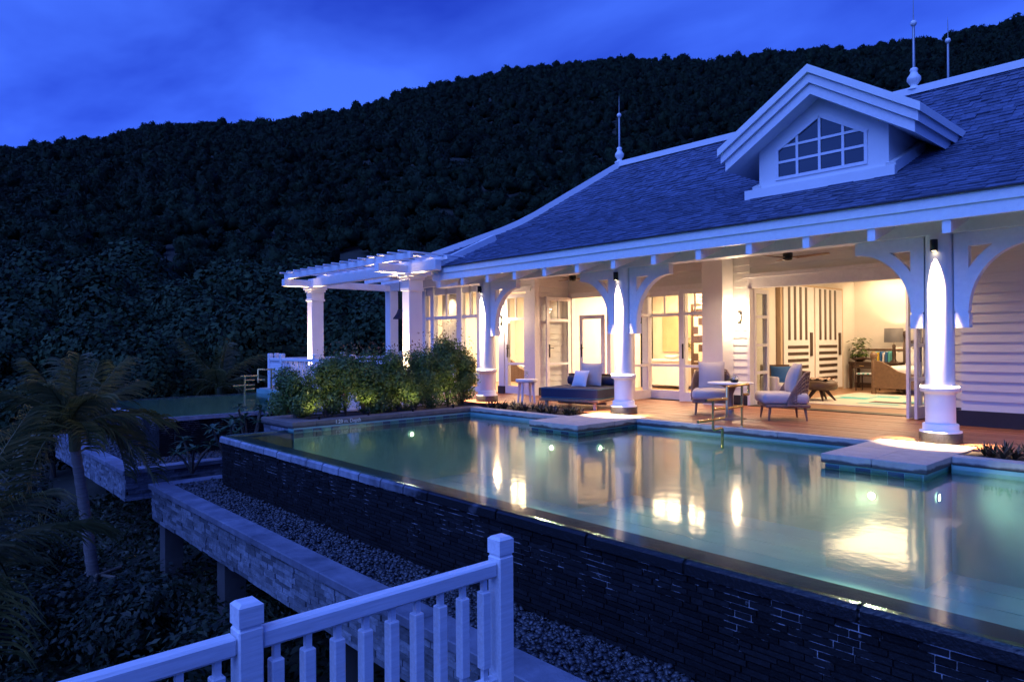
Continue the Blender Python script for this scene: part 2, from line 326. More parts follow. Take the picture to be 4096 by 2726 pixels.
def mesh_of(mb, name, m):
    me = bpy.data.meshes.new(name); me.from_pydata([tuple(v) for v in mb.v], [], mb.f)
    if any(mb.sm): me.polygons.foreach_set('use_smooth', mb.sm)
    me.update(); me.validate()
    bmfix(me)
    if m: me.materials.append(M[m] if isinstance(m, str) else m)
    return me
import bmesh
def bmfix(me):
    b = bmesh.new(); b.from_mesh(me); bmesh.ops.recalc_face_normals(b, faces=b.faces); b.to_mesh(me); b.free()
def base_of(p):
    v = Vector((0, 0, 0))
    while p is not None: v += p.location; p = p.parent
    return v
def add(name, mb, m, parent=None, local=False, kind=None):
    """link one mesh object; mb is in world coordinates unless local"""
    me = mesh_of(mb, name, m); o = bpy.data.objects.new(name, me); COL.objects.link(o)
    if parent is not None:
        o.parent = parent
        if not local: me.transform(Matrix.Translation(-base_of(parent)))
    if kind: o['kind'] = kind
    return o
def inst(name, me, parent, loc, scale=(1, 1, 1), rot=(0, 0, 0)):
    o = bpy.data.objects.new(name, me); COL.objects.link(o)
    if parent is not None: o.parent = parent; loc = Vector(loc) - base_of(parent)
    o.location = loc; o.scale = scale; o.rotation_euler = rot; return o
def thing(name, label, cat, loc=(0, 0, 0), rz=0, group=None):
    o = bpy.data.objects.new(name, None); COL.objects.link(o); o.location = loc; o.rotation_euler = (0, 0, rz); o.empty_display_size = .1
    o['label'] = label; o['category'] = cat
    if group: o['group'] = group
    return o
def tag(o, label=None, cat=None, group=None, kind=None):
    for k, v in (('label', label), ('category', cat), ('group', group), ('kind', kind)):
        if v: o[k] = v
    return o
def copy_tree(o, parent=None):
    c = o.copy(); COL.objects.link(c); c.parent = parent
    for ch in [x for x in bpy.data.objects if x.parent == o]: copy_tree(ch, c)
    return c
def npmesh(name, V, Fq, m, smooth=False):
    """quads (or tris) from numpy"""
    me = bpy.data.meshes.new(name); k = Fq.shape[1]
    me.vertices.add(len(V)); me.vertices.foreach_set('co', np.ascontiguousarray(V, dtype=np.float32).ravel())
    me.loops.add(Fq.size); me.loops.foreach_set('vertex_index', np.ascontiguousarray(Fq, dtype=np.int32).ravel())
    me.polygons.add(len(Fq)); me.polygons.foreach_set('loop_start', np.arange(0, Fq.size, k, dtype=np.int32))
    if smooth: me.polygons.foreach_set('use_smooth', np.ones(len(Fq), dtype=bool))
    me.update(calc_edges=True); me.materials.append(M[m] if isinstance(m, str) else m); return me
def leaf_quads(P, Nrm, size, aspect=.5, fold=0):
    """a quad leaf at each point, lying roughly across its normal"""
    n = len(P); Nrm = Nrm/np.linalg.norm(Nrm, axis=1, keepdims=True)
    t = rng.normal(size=(n, 3)); t -= (t*Nrm).sum(1, keepdims=True)*Nrm; t /= np.linalg.norm(t, axis=1, keepdims=True)+1e-9
    b = np.cross(Nrm, t); s = size if np.ndim(size) else np.full(n, size); s = s[:, None]
    V = np.stack([P - t*s*.5, P + b*s*aspect*.5, P + t*s*.5, P - b*s*aspect*.5], 1).reshape(-1, 3)
    return V, np.arange(4*n).reshape(n, 4)
def spot(name, loc, to, power, angle, blend=.5, col=WARM, rad=.02, parent=None):
    d = bpy.data.lights.new(name, 'SPOT'); d.energy = power; d.spot_size = R(angle); d.spot_blend = blend; d.color = col; d.shadow_soft_size = rad
    o = bpy.data.objects.new(name, d); COL.objects.link(o); v = Vector(to)-Vector(loc); o.rotation_euler = v.to_track_quat('-Z', 'Y').to_euler()
    if parent is not None: o.parent = parent; o.location = Vector(loc)-base_of(parent)
    else: o.location = loc
    return o
def area(name, loc, power, sx, sy, col=WARM, to=None, parent=None):
    d = bpy.data.lights.new(name, 'AREA'); d.shape = 'RECTANGLE'; d.size = sx; d.size_y = sy; d.energy = power; d.color = col
    o = bpy.data.objects.new(name, d); COL.objects.link(o); o.location = loc
    if to is not None: o.rotation_euler = (Vector(to)-Vector(loc)).to_track_quat('-Z', 'Y').to_euler()
    return o
def point(name, loc, power, rad=.05, col=WARM, parent=None):
    d = bpy.data.lights.new(name, 'POINT'); d.energy = power; d.color = col; d.shadow_soft_size = rad
    o = bpy.data.objects.new(name, d); COL.objects.link(o)
    if parent is not None: o.parent = parent; o.location = Vector(loc)-base_of(parent)
    else: o.location = loc
    return o
# ------------------------------------------------------------------ hillside and forest
RIDGE = [(-400,345),(0,340),(60,340),(150,325),(270,310),(340,288),(450,283),(620,279),(700,263),(760,259),(850,241),(940,206),(1060,181),(1170,156),(1270,146),(1430,131),(1560,134),(1640,141),(1720,126),(1850,113),(1960,109),(2040,100),(2150,85),(2250,66),(2356,45),(2700,-20)]
K = 4096/2356
_ph, _el = [], []
for dx, dy in RIDGE:
    d = ray(dx*K, dy*K); _ph.append(math.degrees(math.atan2(d.y, -d.x))); _el.append(d.z/math.hypot(d.x, d.y))
_ph = np.array([-180, -120, -60, -25] + _ph + [100, 130, 165, 180]); _el = np.array([-.03, -.03, .06, .17] + _el + [.46, .34, .0, -.03])
RR = 430.0
def hill_z(r, ph):
    """terrain height at distance r, bearing ph (degrees from -X towards +Y)"""
    r = np.asarray(r, float); ph = np.asarray(ph, float)
    x = -r*np.cos(np.radians(ph)); y = r*np.sin(np.radians(ph))
    near = np.clip(-2.5 - .22*(3.4-y) + .05*np.sin(x*.8)*np.cos(y*.7), -5.2, -1.7)
    hr = np.interp(ph, _ph, _el)*RR + H - 4.0
    t = np.clip((r-55)/(RR-55), 0, 1.0)
    hill = .5 + (hr-.5)*t**1.06 + np.sin(ph*.9)*5*t*(1-t) + np.sin(r*.035+ph*.23)*4*t*(1-t)
    hill = np.where(r > RR, hr - (r-RR)*.25, hill)
    s = np.clip((r-24)/36, 0, 1); s = s*s*(3-2*s)
    return near*(1-s) + hill*s
rs = np.concatenate([np.linspace(.5, 30, 40), np.linspace(32, 120, 30), np.linspace(126, 520, 56), np.array([600, 800, 1200])])
ps = np.linspace(-180, 180, 361)
Rg, Pg = np.meshgrid(rs, ps, indexing='ij'); Zg = hill_z(Rg, Pg)
V = np.stack([-Rg*np.cos(np.radians(Pg)), Rg*np.sin(np.radians(Pg)), Zg], -1).reshape(-1, 3)
a = np.arange(len(rs)-1)[:, None]*len(ps); b = np.arange(len(ps)-1)[None, :]
q = (a+b).ravel(); Fq = np.stack([q, q+len(ps), q+len(ps)+1, q+1], 1)
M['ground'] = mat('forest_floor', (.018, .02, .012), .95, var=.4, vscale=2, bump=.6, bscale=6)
g = bpy.data.objects.new('ground', npmesh('ground', V, Fq, 'ground', True)); COL.objects.link(g); g['kind'] = 'structure'
def crown_cloud(n, lumps=7, seed=0):
    """points and normals on a lumpy crown of radius about one, base at z=0"""
    r0 = np.random.default_rng(seed)
    c = np.clip(r0.normal(size=(lumps, 3)), -1.5, 1.5)*np.array([.4, .4, .2]) + np.array([0, 0, .72]); rad = r0.uniform(.34, .6, lumps)
    k = r0.integers(0, lumps, n); d = r0.normal(size=(n, 3)); d[:, 2] = d[:, 2]*.9+.25; d /= np.linalg.norm(d, axis=1, keepdims=True)
    P = c[k] + d*rad[k][:, None]*(1+r0.normal(size=(n, 1))*.07)
    keep = np.ones(n, bool)
    for i in range(lumps): keep &= ~((np.linalg.norm(P-c[i], axis=1) < rad[i]*.8) & (k != i))
    return P[keep], d[keep]
def blob_crown(lumps, leaves, lsize, seed):
    """a crown of a few knobbly rounded masses, with loose leaf sprays breaking the outline"""
    r0 = np.random.default_rng(seed); V0, F0 = SPH; Vs, Fs, Cs = [], [], []; off = 0
    c = np.clip(r0.normal(size=(lumps, 3)), -1.4, 1.4)*np.array([.42, .42, .22]) + np.array([0, 0, .62]); rad = r0.uniform(.36, .62, lumps)
    if lumps == 1: c *= np.array([0, 0, .8]); rad[:] = .62
    for i in range(lumps):
        k = 1 + .24*np.sin(V0@r0.normal(size=3)*4+r0.uniform(0, 6)) + .18*np.sin(V0@r0.normal(size=3)*7+r0.uniform(0, 6)) + r0.normal(size=len(V0))*.07
        Vs.append(c[i] + V0*k[:, None]*rad[i]*np.array([1, 1, .85])); Cs.append(V0 + (c[i]-np.array([0, 0, .5]))*.6); Fs.append(np.stack([F0[:, 0], F0[:, 1], F0[:, 2]], 1)+off); off += len(V0)
    j = r0.integers(0, lumps, leaves); d = r0.normal(size=(leaves, 3)); d[:, 2] = abs(d[:, 2])*.8; d /= np.linalg.norm(d, axis=1, keepdims=True)
    P = c[j] + d*rad[j][:, None]*r0.uniform(.95, 1.18, (leaves, 1)); t = r0.normal(size=(leaves, 3)); u = r0.normal(size=(leaves, 3)); sz = (r0.uniform(.6, 1.3, leaves)*lsize)[:, None]
    tri = np.stack([P+t*sz*.4, P+u*sz*.4, P-(t+u)*sz*.35], 1).reshape(-1, 3); Vs.append(tri); Cs.append(np.repeat(d, 3, 0)); Fs.append(np.arange(3*leaves).reshape(-1, 3)+off)
    return np.concatenate(Vs), np.concatenate(Fs), np.concatenate(Cs)
def sphere1():
    v, f = ico0(); v = list(map(tuple, v)); mid = {}; F2 = []
    def m(a, b):
        k = (min(a, b), max(a, b))
        if k not in mid: p = (np.array(v[a])+np.array(v[b])); v.append(tuple(p/np.linalg.norm(p))); mid[k] = len(v)-1
        return mid[k]
    for a, b, c in f:
        x, y, z = m(a, b), m(b, c), m(c, a); F2 += [(a, x, z), (b, y, x), (c, z, y), (x, y, z)]
    return np.array(v), np.array(F2)
def ico0():
    g_ = (1+5**.5)/2
    v = np.array([(-1,g_,0),(1,g_,0),(-1,-g_,0),(1,-g_,0),(0,-1,g_),(0,1,g_),(0,-1,-g_),(0,1,-g_),(g_,0,-1),(g_,0,1),(-g_,0,-1),(-g_,0,1)], float); v /= np.linalg.norm(v[0])
    return v, [(0,11,5),(0,5,1),(0,1,7),(0,7,10),(0,10,11),(1,5,9),(5,11,4),(11,10,2),(10,7,6),(7,1,8),(3,9,4),(3,4,2),(3,2,6),(3,6,8),(3,8,9),(4,9,5),(2,4,11),(6,2,10),(8,6,7),(9,8,1)]
SPH = sphere1()
def forest(name, cnt, rmin, rmax, p0, p1, smin, smax, lumps, nl, lsize, m, cull=None):
    Vs = []; Fs = []; Cs = []; off = 0
    protos = [blob_crown(lumps, nl, lsize, 300+s+int(rmin)) for s in range(8)]
    r = rng.uniform(rmin**1.65, rmax**1.65, cnt)**(1/1.65); ph = rng.uniform(p0, p1, cnt)
    z = hill_z(r, ph)
    for i in range(cnt):
        if cull and cull(r[i], ph[i]): continue
        Vv, Ff, Cc = protos[i % 8]; s = (smin+(smax-smin)*rng.random()**1.7)*(1.18 if rng.random() < .05 else 1)*(.62+.38*min(1, r[i]/rmax)); a = rng.uniform(0, 6.28); c_, s_ = math.cos(a), math.sin(a)
        x, y = -r[i]*math.cos(R(ph[i])), r[i]*math.sin(R(ph[i])); hz = rng.uniform(.8, 1.35)
        W = np.empty_like(Vv); W[:, 0] = (Vv[:, 0]*c_-Vv[:, 1]*s_)*s+x; W[:, 1] = (Vv[:, 0]*s_+Vv[:, 1]*c_)*s+y; W[:, 2] = Vv[:, 2]*s*hz+z[i]+s*rng.uniform(.0, .35)
        Vs.append(W); Fs.append(Ff+off); off += len(W); Cs.append(np.stack([Cc[:, 0]*c_-Cc[:, 1]*s_, Cc[:, 0]*s_+Cc[:, 1]*c_, Cc[:, 2]], 1))
    o = bpy.data.objects.new(name, npmesh(name, np.concatenate(Vs), np.concatenate(Fs), m, True)); COL.objects.link(o); set_cn(o.data, np.concatenate(Cs))
    o['kind'] = 'stuff'; return o
cull = lambda r, ph: ph > 57 and r < 150
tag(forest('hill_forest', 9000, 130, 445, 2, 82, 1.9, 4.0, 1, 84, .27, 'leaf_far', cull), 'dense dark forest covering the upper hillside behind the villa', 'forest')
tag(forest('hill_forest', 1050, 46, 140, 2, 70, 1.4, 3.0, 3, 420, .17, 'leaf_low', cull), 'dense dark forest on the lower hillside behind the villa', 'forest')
# pale dead tree standing in the forest
t = MB(); dd = ray(2120, 590); rr = 205.0; hh = math.hypot(dd.x, dd.y); px_, py_ = dd.x/hh*rr, dd.y/hh*rr; pz = H + dd.z/hh*rr
t.tube([(px_, py_, pz-6), (px_, py_, pz-.6), (px_-.9, py_-.9, pz+1.2), (px_-1.9, py_-1.8, pz+3.4)], [.3, .24, .15, .05], 6)
t.tube([(px_, py_, pz-.6), (px_+.9, py_+.8, pz+1.1), (px_+1.6, py_+1.5, pz+3.6)], [.2, .15, .05], 6)
t.tube([(px_+.9, py_+.8, pz+1.1), (px_+1.7, py_+1.4, pz+2.0)], [.08, .03], 5); t.tube([(px_-.9, py_-.9, pz+1.2), (px_-.9, py_-.8, pz+2.8)], [.08, .03], 5)
M['deadwood'] = mat('bleached_wood', (.5, .46, .42), .8)
tag(add('dead_tree', t, 'deadwood'), 'bleached forked dead tree standing out of the dark hillside forest', 'tree')
# ------------------------------------------------------------------ pools
W = -.145
UNIT = MB().box(-.5, .5, -.5, .5, -.5, .5)
def pieces(name, boxes, m, parent, key=None, limit=300, bevel=0):
    """boxes (x0,x1,y0,y1,z0,z1): the largest in view become objects, the rest one joined part"""
    me = mesh_of(UNIT, name, m)
    if key: boxes = sorted(boxes, key=key)
    for b in boxes[:limit]:
        c = ((b[0]+b[1])/2, (b[2]+b[3])/2, (b[4]+b[5])/2)
        inst(name, me, parent, c, (b[1]-b[0], b[3]-b[2], b[5]-b[4]))
    if len(boxes) > limit:
        mb = MB()
        for b in boxes[limit:]: mb.box(*b)
        add(name+'_field', mb, m, parent, kind='stuff')
camd = lambda b: math.dist(((b[0]+b[1])/2, (b[2]+b[3])/2, (b[4]+b[5])/2), (0, 0, H))
def inview(b, m=200):
    v = Vector(((b[0]+b[1])/2, (b[2]+b[3])/2, (b[4]+b[5])/2-H)); z = v.dot(CF)
    if z < .3: return False
    x = 2048+F_PX*v.dot(CR)/z; y = 1363-F_PX*v.dot(CU)/z
    return -m < x < 4096+m and -m < y < 2726+m
vkey = lambda b: camd(b) + (0 if inview(b, 0) else 100)
def bricks_x(x0, x1, y, z0, z1, h, lmin, lmax, th, gap, proud):
    out = []; z = z0
    while z < z1-.01:
        hh = min(h*random.uniform(.85, 1.15), z1-z); x = x0-random.uniform(0, lmax)
        while x < x1:
            l = random.uniform(lmin, lmax); a, b_ = max(x, x0), min(x+l-gap, x1)
            if b_-a > .03: out.append((a, b_, y-th-random.uniform(0, proud), y, z, z+hh-gap))
            x += l
        z += hh
    return out
def bricks_y(y0, y1, x, z0, z1, h, lmin, lmax, th, gap, proud):
    return [(x, x+(b[3]-b[2]), b[0], b[1], b[4], b[5]) for b in bricks_x(y0, y1, 0, z0, z1, h, lmin, lmax, th, gap, proud)]
def pool(label, name, xl, xr, yf, yb, brick_xr, side):
    t = thing(name, label, 'swimming pool', ((xl+min(xr, 0))/2, yf+1, -1.5))
    c = MB(); zb = -1.5; wt = W-.04
    # shell: front wall with its submerged ledge, floor, ends
    c.prism([(yf+.012, zb), (yf+.30, zb), (yf+.30, wt), (yf+.012, wt)], 'x', xl+.012, xr)
    add('wall_core', c, 'mortar', t)
    add('submerged_ledge', MB().box(xl+.05, xr-.012, yf+.06, yf+.31, wt+.001, wt+.012), 'ledge', t)
    b = MB().box(xl+.3, xr, yf+.3, yb, -1.5, -1.36); add('basin_floor', b, 'pool', t)
    add('inner_wall', MB().box(xl+.25, xr, yf+.302, yf+.33, -1.36, wt-.003), 'pool', t)
    bx = bricks_x(xl, brick_xr, yf+.012, -.955, W-.10, .042, .10, .30, .006, .009, .012)
    if side: bx += bricks_y(yf+.014, yf+2.6, xr, -.955, W-.10, .042, .10, .30, .006, .009, .012)
    pieces('brick', [q for q in bx if inview(q)], 'brick', t, vkey)
    # rim stones along the overflow edge
    x = xl-.02
    while x < brick_xr:
        l = random.uniform(.42, .5) if x < -6 else random.uniform(.85, 1.25); e = min(x+l-.022, brick_xr)
        s = MB(); dz = random.uniform(-.004, .004)
        s.prism([(yf-.035, W-.10+dz), (yf+.07, W-.10+dz), (yf+.07, W-.012+dz), (yf+.0, W-.004+dz), (yf-.03, W-.03+dz)], 'x', x, e)
        add('coping_stone', s, 'coping', t); x += l
    return t
p1 = pool('long infinity pool in front of the villa with dark slate wall', 'infinity_pool', -11.67, 3.4, 4.10, 9.9, .6, False)
p2 = pool('neighbouring infinity pool at far left behind the coconut palm', 'infinity_pool', -21.2, -15.49, 4.17, 8.6, -15.47, True)
e = MB().box(-15.46, -15.30, 4.17, 6.8, W-.09, W-.004); add('coping_stone', MB().box(-15.53, -15.40, 4.13, 6.8, W-.09, W-.006), 'coping', p2)
add('inner_wall', MB().box(-15.79, -15.5, 4.5, 8.6, -1.5, W-.04), 'mortar', p2); add('inner_wall', MB().box(-21.2, -21.0, 4.2, 8.6, -1.5, W-.03), 'pool', p2)
add('inner_wall', MB().box(-21.2, -15.5, 8.5, 8.62, -1.5, -.02), 'pool', p2)
for q in range(6): add('coping_stone', MB().box(-21.27, -21.13, 4.2+q*.72, 4.9+q*.72, W-.08, W-.003), 'coping', p2)
# inner faces of pool one: far walls, sides of the two stone platforms
b = MB(); b.box(-11.37, -8.74, 9.08, 9.3, -1.36, -.10); b.box(-7.6, -3.69, 9.82, 10.0, -1.36, -.09); b.box(-2.55, 3.4, 9.13, 9.4, -1.36, -.09)
b.box(-11.6, -11.37, 5.2, 9.2, -1.36, -.10); b.box(-8.70, -7.64, 8.31, 10.0, -1.36, -.10); b.box(-3.65, -2.59, 8.33, 10.0, -1.36, -.09)
add('far_wall', b, 'pool', p1)
add('end_wall', MB().box(-11.655, -11.4, 4.41, 5.2, -1.5, W-.045), 'ledge', p1); add('coping_stone', MB().box(-11.7, -11.58, 4.175, 5.18, W-.09, W-.004), 'coping', p1)
# mosaic band at the waterline: alternating green and blue squares
def band(p, q, nrm, n):
    p = Vector(p); q = Vector(q)
    for i in range(n):
        a_ = p.lerp(q, i/n); b_ = p.lerp(q, (i+.94)/n); o = Vector(nrm)*.006
        lo = [min(a_[k], b_[k], a_[k]+o[k], b_[k]+o[k]) for k in range(3)]; hi = [max(a_[k], b_[k], a_[k]+o[k], b_[k]+o[k]) for k in range(3)]
        add('mosaic_tile', MB().box(lo[0], hi[0], lo[1], hi[1], -.27, -.125), 'tile_a' if i % 2 else 'tile_b', p1)
band((-11.368, 5.2, 0), (-11.368, 9.08, 0), (1, 0, 0), 22)
band((-7.638, 8.33, 0), (-7.638, 9.8, 0), (1, 0, 0), 8); band((-3.65, 8.328, 0), (-2.6, 8.328, 0), (0, -1, 0), 6); band((-8.7, 8.308, 0), (-7.64, 8.308, 0), (0, -1, 0), 6)
# tile joints on the floor
for i in range(10): add('floor_tile_row', MB().box(-11.3, 3.3, 4.6+i*.52, 5.1+i*.52, -1.36, -1.352), 'pool', p1)
# water
def sheet(poly, z):
    m_ = MB(); m_.add([(x, y, z) for x, y in poly], [tuple(range(len(poly)))]); return m_
def face_up(o):
    if o.data.polygons[0].normal.z < 0: o.data.flip_normals()
poly = [(-11.66, 4.085), (3.38, 4.085), (3.38, 9.128), (-2.588, 9.128), (-2.588, 8.32), (-3.652, 8.32), (-3.652, 9.818), (-7.638, 9.818), (-7.638, 8.30), (-8.702, 8.30), (-8.702, 9.078), (-11.362, 9.078), (-11.362, 5.19), (-11.66, 5.19)]
wobj = add('pool_water', sheet(poly, W), 'water', kind='structure')
w2 = add('pool_water', sheet([(-21.2, 4.155), (-15.47, 4.155), (-15.47, 8.49), (-21.2, 8.49)], W), 'water', kind='structure')
face_up(wobj); face_up(w2)
# the body of water under the surface: faintly cloudy, so the lamps show beams
wv = bpy.data.materials.new('cloudy_water'); wv.use_nodes = True; wn = wv.node_tree.nodes; wn.remove(wn['Principled BSDF'])
vs_ = wn.new('ShaderNodeVolumeScatter'); vs_.inputs['Color'].default_value = (.75, .95, .92, 1); vs_.inputs['Density'].default_value = .032; vs_.inputs['Anisotropy'].default_value = .2; wv.node_tree.links.new(vs_.outputs[0], wn['Material Output'].inputs['Volume'])
body = MB().prism([(x, y) for x, y in [(-11.3, 4.44), (3.3, 4.44), (3.3, 9.1), (-2.56, 9.1), (-2.56, 8.29), (-3.68, 8.29), (-3.68, 9.79), (-7.61, 9.79), (-7.61, 8.27), (-8.73, 8.27), (-8.73, 9.05), (-11.3, 9.05)]], 'z', -1.345, W-.004)
wb_ = add('water_body', body, wv, wobj)
# ------------------------------------------------------------------ overflow troughs with pebbles
def ico():
    g_ = (1+5**.5)/2
    v = np.array([(-1,g_,0),(1,g_,0),(-1,-g_,0),(1,-g_,0),(0,-1,g_),(0,1,g_),(0,-1,-g_),(0,1,-g_),(g_,0,-1),(g_,0,1),(-g_,0,-1),(-g_,0,1)], float); v /= np.linalg.norm(v[0])
    f = np.array([(0,11,5),(0,5,1),(0,1,7),(0,7,10),(0,10,11),(1,5,9),(5,11,4),(11,10,2),(10,7,6),(7,1,8),(3,9,4),(3,4,2),(3,2,6),(3,6,8),(3,8,9),(4,9,5),(2,4,11),(6,2,10),(8,6,7),(9,8,1)])
    return v, f
IV, IF = ico()
def pebbles(name, rects, dens, z, parent):
    Vs = []; Fs = []; off = 0
    for x0, x1, y0, y1 in rects:
        n = int((x1-x0)*(y1-y0)*dens)
        for i in range(n):
            s = rng.uniform(.013, .030)*np.array([1.25, .95, .62])*rng.uniform(.8, 1.2, 3); v = IV*s*(1+rng.normal(size=(12, 1))*.08)
            a_ = rng.uniform(0, 6.28); b_ = rng.normal()*.35; c_, s_ = math.cos(a_), math.sin(a_)
            v = np.stack([v[:, 0]*c_-v[:, 1]*s_, v[:, 0]*s_+v[:, 1]*c_, v[:, 2]+v[:, 0]*b_], 1)
            v += np.array([rng.uniform(x0, x1), rng.uniform(y0, y1), z+abs(rng.normal())*.02]); Vs.append(v); Fs.append(IF+off); off += 12
    o = bpy.data.objects.new(name, npmesh(name, np.concatenate(Vs), np.concatenate(Fs), 'pebble', True)); COL.objects.link(o); o.parent = parent
    o.data.transform(Matrix.Translation(-base_of(parent))); o['kind'] = 'stuff'
def trough(label, x0, x1, side_right, dens):
    t = thing('overflow_trough', label, 'trough', ((x0+min(x1, 0))/2, 3.6, -1.55)); zt = -.93
    c = MB(); c.box(x0+.06, x1-.06, 3.26, 4.1, -1.47, -1.0)
    ye = 6.4 if side_right else 5.15
    if side_right: c.box(x1-1.3, x1-.06, 3.26, ye, -1.469, -1.0)
    else: c.box(x0+.06, x0+1.2, 3.26, ye, -1.469, -1.0)
    add('wall_core', c, 'ledger_back', t)
    bx = bricks_x(x0+.04, min(x1-.04, 1.2), 3.26, -1.5, zt-.09, .055, .12, .34, .012, .005, .02)
    if side_right: bx += bricks_y(3.262, ye, x1-.06, -1.5, zt-.09, .055, .12, .34, .012, .005, .02)
    pieces('ledger_stone', [q for q in bx if inview(q)], 'ledger', t, vkey)
    x = x0
    while x < min(x1, 1.4):
        l = random.uniform(.75, .95); e_ = min(x+l-.004, x1)
        if x1-e_ < .3: e_ = x1
        add('capstone', MB().bbox(x, e_, 3.2, 3.5, zt-.085, zt+random.uniform(-.002, .002), .008), 'capstone', t); x = e_+.004
    xa, xb = (x1-.3, x1) if side_right else (x0, x0+.3)
    y = 3.504
    while y < ye: add('capstone', MB().bbox(xa, xb, y, min(y+.85, ye), zt-.085, zt+random.uniform(-.002, .002), .008), 'capstone', t); y += .854
    if side_right: rects = [(x0, x1-.3, 3.5, 4.16), (-15.45, x1-.3, 4.1, ye)]
    else: rects = [(x0+.3, min(x1, .6), 3.5, 4.1), (x0+.3, -11.68, 4.1, ye)]
    pebbles('pebble_bed', rects, dens, -.985, t)
    return t
tr1 = trough('pebble filled slate trough running along the foot of the villa pool', -12.5, 3, False, 2250)
tr2 = trough('pebble filled slate trough under the neighbouring pool at left', -21.2, -14.12, True, 850)
for i, (x, y) in enumerate(((-12.2, 3.45), (-9.55, 3.45), (-6.3, 3.45))):
    add('support_pillar', MB().box(x-.14, x+.14, y-.12, y+.16, -4.6, -1.472), 'concrete', tr1)
for x in (-16.7,): add('support_pillar', MB().box(x-.16, x+.16, 4.6, 4.95, -4.4, -1.472), 'concrete', tr2)
rw = MB(); rw.prism([(-16, 5.3), (-11.0, 5.0), (-6.0, 4.5), (2, 4.5), (2, 4.75), (-6, 4.75), (-11, 5.25), (-16, 5.55)], 'z', -4.6, -2.35)
tag(add('retaining_wall', rw, 'concrete'), 'low pale concrete retaining wall in the dark below the pool trough', 'wall')
# ------------------------------------------------------------------ planters and stone platforms round the pool
def slab(t, x0, x1, y0, y1, z0=-.105, z1=0, name='slab'):
    return add(name, MB().bbox(x0, x1, y0, y1, z0, z1, .006), 'rimstone' if name == 'rim_stone' else 'stone', t)
pl = thing('planter_bed', 'raised stone planter with depth lettering holding the tall shrub hedge', 'planter', (-12, 7, -.9))
slab(pl, -12.71, -11.37, 5.18, 5.62, name='rim_stone'); slab(pl, -11.67, -11.37, 5.625, 7.38, name='rim_stone'); slab(pl, -11.67, -11.37, 7.385, 9.40, name='rim_stone'); slab(pl, -12.71, -12.45, 5.625, 9.4, name='rim_stone')
add('soil_bed', MB().box(-12.45, -11.66, 5.6, 9.4, -.4, -.03), 'soil', pl)
bx = bricks_x(-12.66, -11.42, 5.22, -1.0, -.11, .06, .2, .4, .006, .006, .01)
add('core_wall', MB().box(-12.66, -11.42, 5.23, 9.4, -1.0, -.105), 'ledger_back', pl); pieces('ledger_stone', bx, 'ledger', pl, vkey, 120)
def text(s, size, m, name):
    cu = bpy.data.curves.new(name, 'FONT'); cu.body = s; cu.size = size; cu.extrude = .0012; cu.resolution_u = 2
    o = bpy.data.objects.new(name, cu); COL.objects.link(o); dg = bpy.context.evaluated_depsgraph_get(); dg.update()
    me = bpy.data.meshes.new_from_object(o.evaluated_get(dg)); bpy.data.objects.remove(o); me.materials.clear(); me.materials.append(M[m]); return me
tm = text('1.20 m. Depth', .105, 'text', 'depth_lettering'); xs = [v.co.x for v in tm.vertices]; k = .5/(max(xs)-min(xs))
inst('depth_lettering', tm, pl, (-11.366, 5.98, -.08), (k, k*1.1, 1), (R(90), 0, R(90)))
ps = thing('pool_surround', 'pale stone slab platforms and coping around the villa pool', 'paving', (-6, 9.5, -.15))
slab(ps, -8.74, -8.17, 8.28, 9.2); slab(ps, -8.166, -7.6, 8.28, 9.2); slab(ps, -8.74, -8.17, 9.204, 10.14); slab(ps, -8.166, -7.6, 9.204, 10.14)
slab(ps, -3.69, -3.12, 8.30, 9.2); slab(ps, -3.116, -2.55, 8.30, 9.2); slab(ps, -3.69, -3.12, 9.204, 10.14); slab(ps, -3.116, -2.55, 9.204, 10.14)
for a_, b_ in ((-11.366, -10.05), (-10.046, -8.744)): slab(ps, a_, b_, 9.08, 9.3, name='coping_stone')
for a_, b_ in ((-7.596, -6.3), (-6.296, -5.0), (-4.996, -3.694)): slab(ps, a_, b_, 9.80, 9.92, -.11, -.002, name='coping_stone')
for a_, b_ in ((-2.546, -1.2), (-1.196, .3), (.304, 2.5)): slab(ps, a_, b_, 9.13, 9.33, name='coping_stone')
add('soil_bed', MB().box(-11.36, -8.75, 9.3, 9.92, -.4, -.03), 'soil', ps); add('soil_bed', MB().box(-2.54, 2.5, 9.33, 9.92, -.4, -.03), 'soil', ps)
# timber deck
dk = thing('deck', '', ''); del dk['label'], dk['category']; dk['kind'] = 'structure'; dk.location = (-6, 11, -.05)
planks = []; y = 9.925
while y < 13.3:
    x = -14.9 + random.uniform(-1.5, 0)
    while x < 3:
        l = random.uniform(2.4, 3.6); planks.append((max(x, -14.9), min(x+l-.004, 3), y, y+.137, -.035, random.uniform(-.0015, .0015))); x += l
    y += .142
def cut(b):   # no boards under the two platforms
    out_ = [b]
    for (u, v_) in ((-8.742, -7.598), (-3.692, -2.548)):
        nx = []
        for c_ in out_:
            if c_[2] < 10.142 and c_[0] < v_ and c_[1] > u:
                if c_[0] < u-.02: nx.append((c_[0], u-.003, *c_[2:]))
                if c_[1] > v_+.02: nx.append((v_+.003, c_[1], *c_[2:]))
            else: nx.append(c_)
        out_ = nx
    return out_
pieces('plank', [c_ for b_ in planks for c_ in cut(b_)], 'deck', dk)
add('deck_base', MB().box(-14.9, 3, 9.93, 13.36, -.4, -.05), 'baseboard', dk)
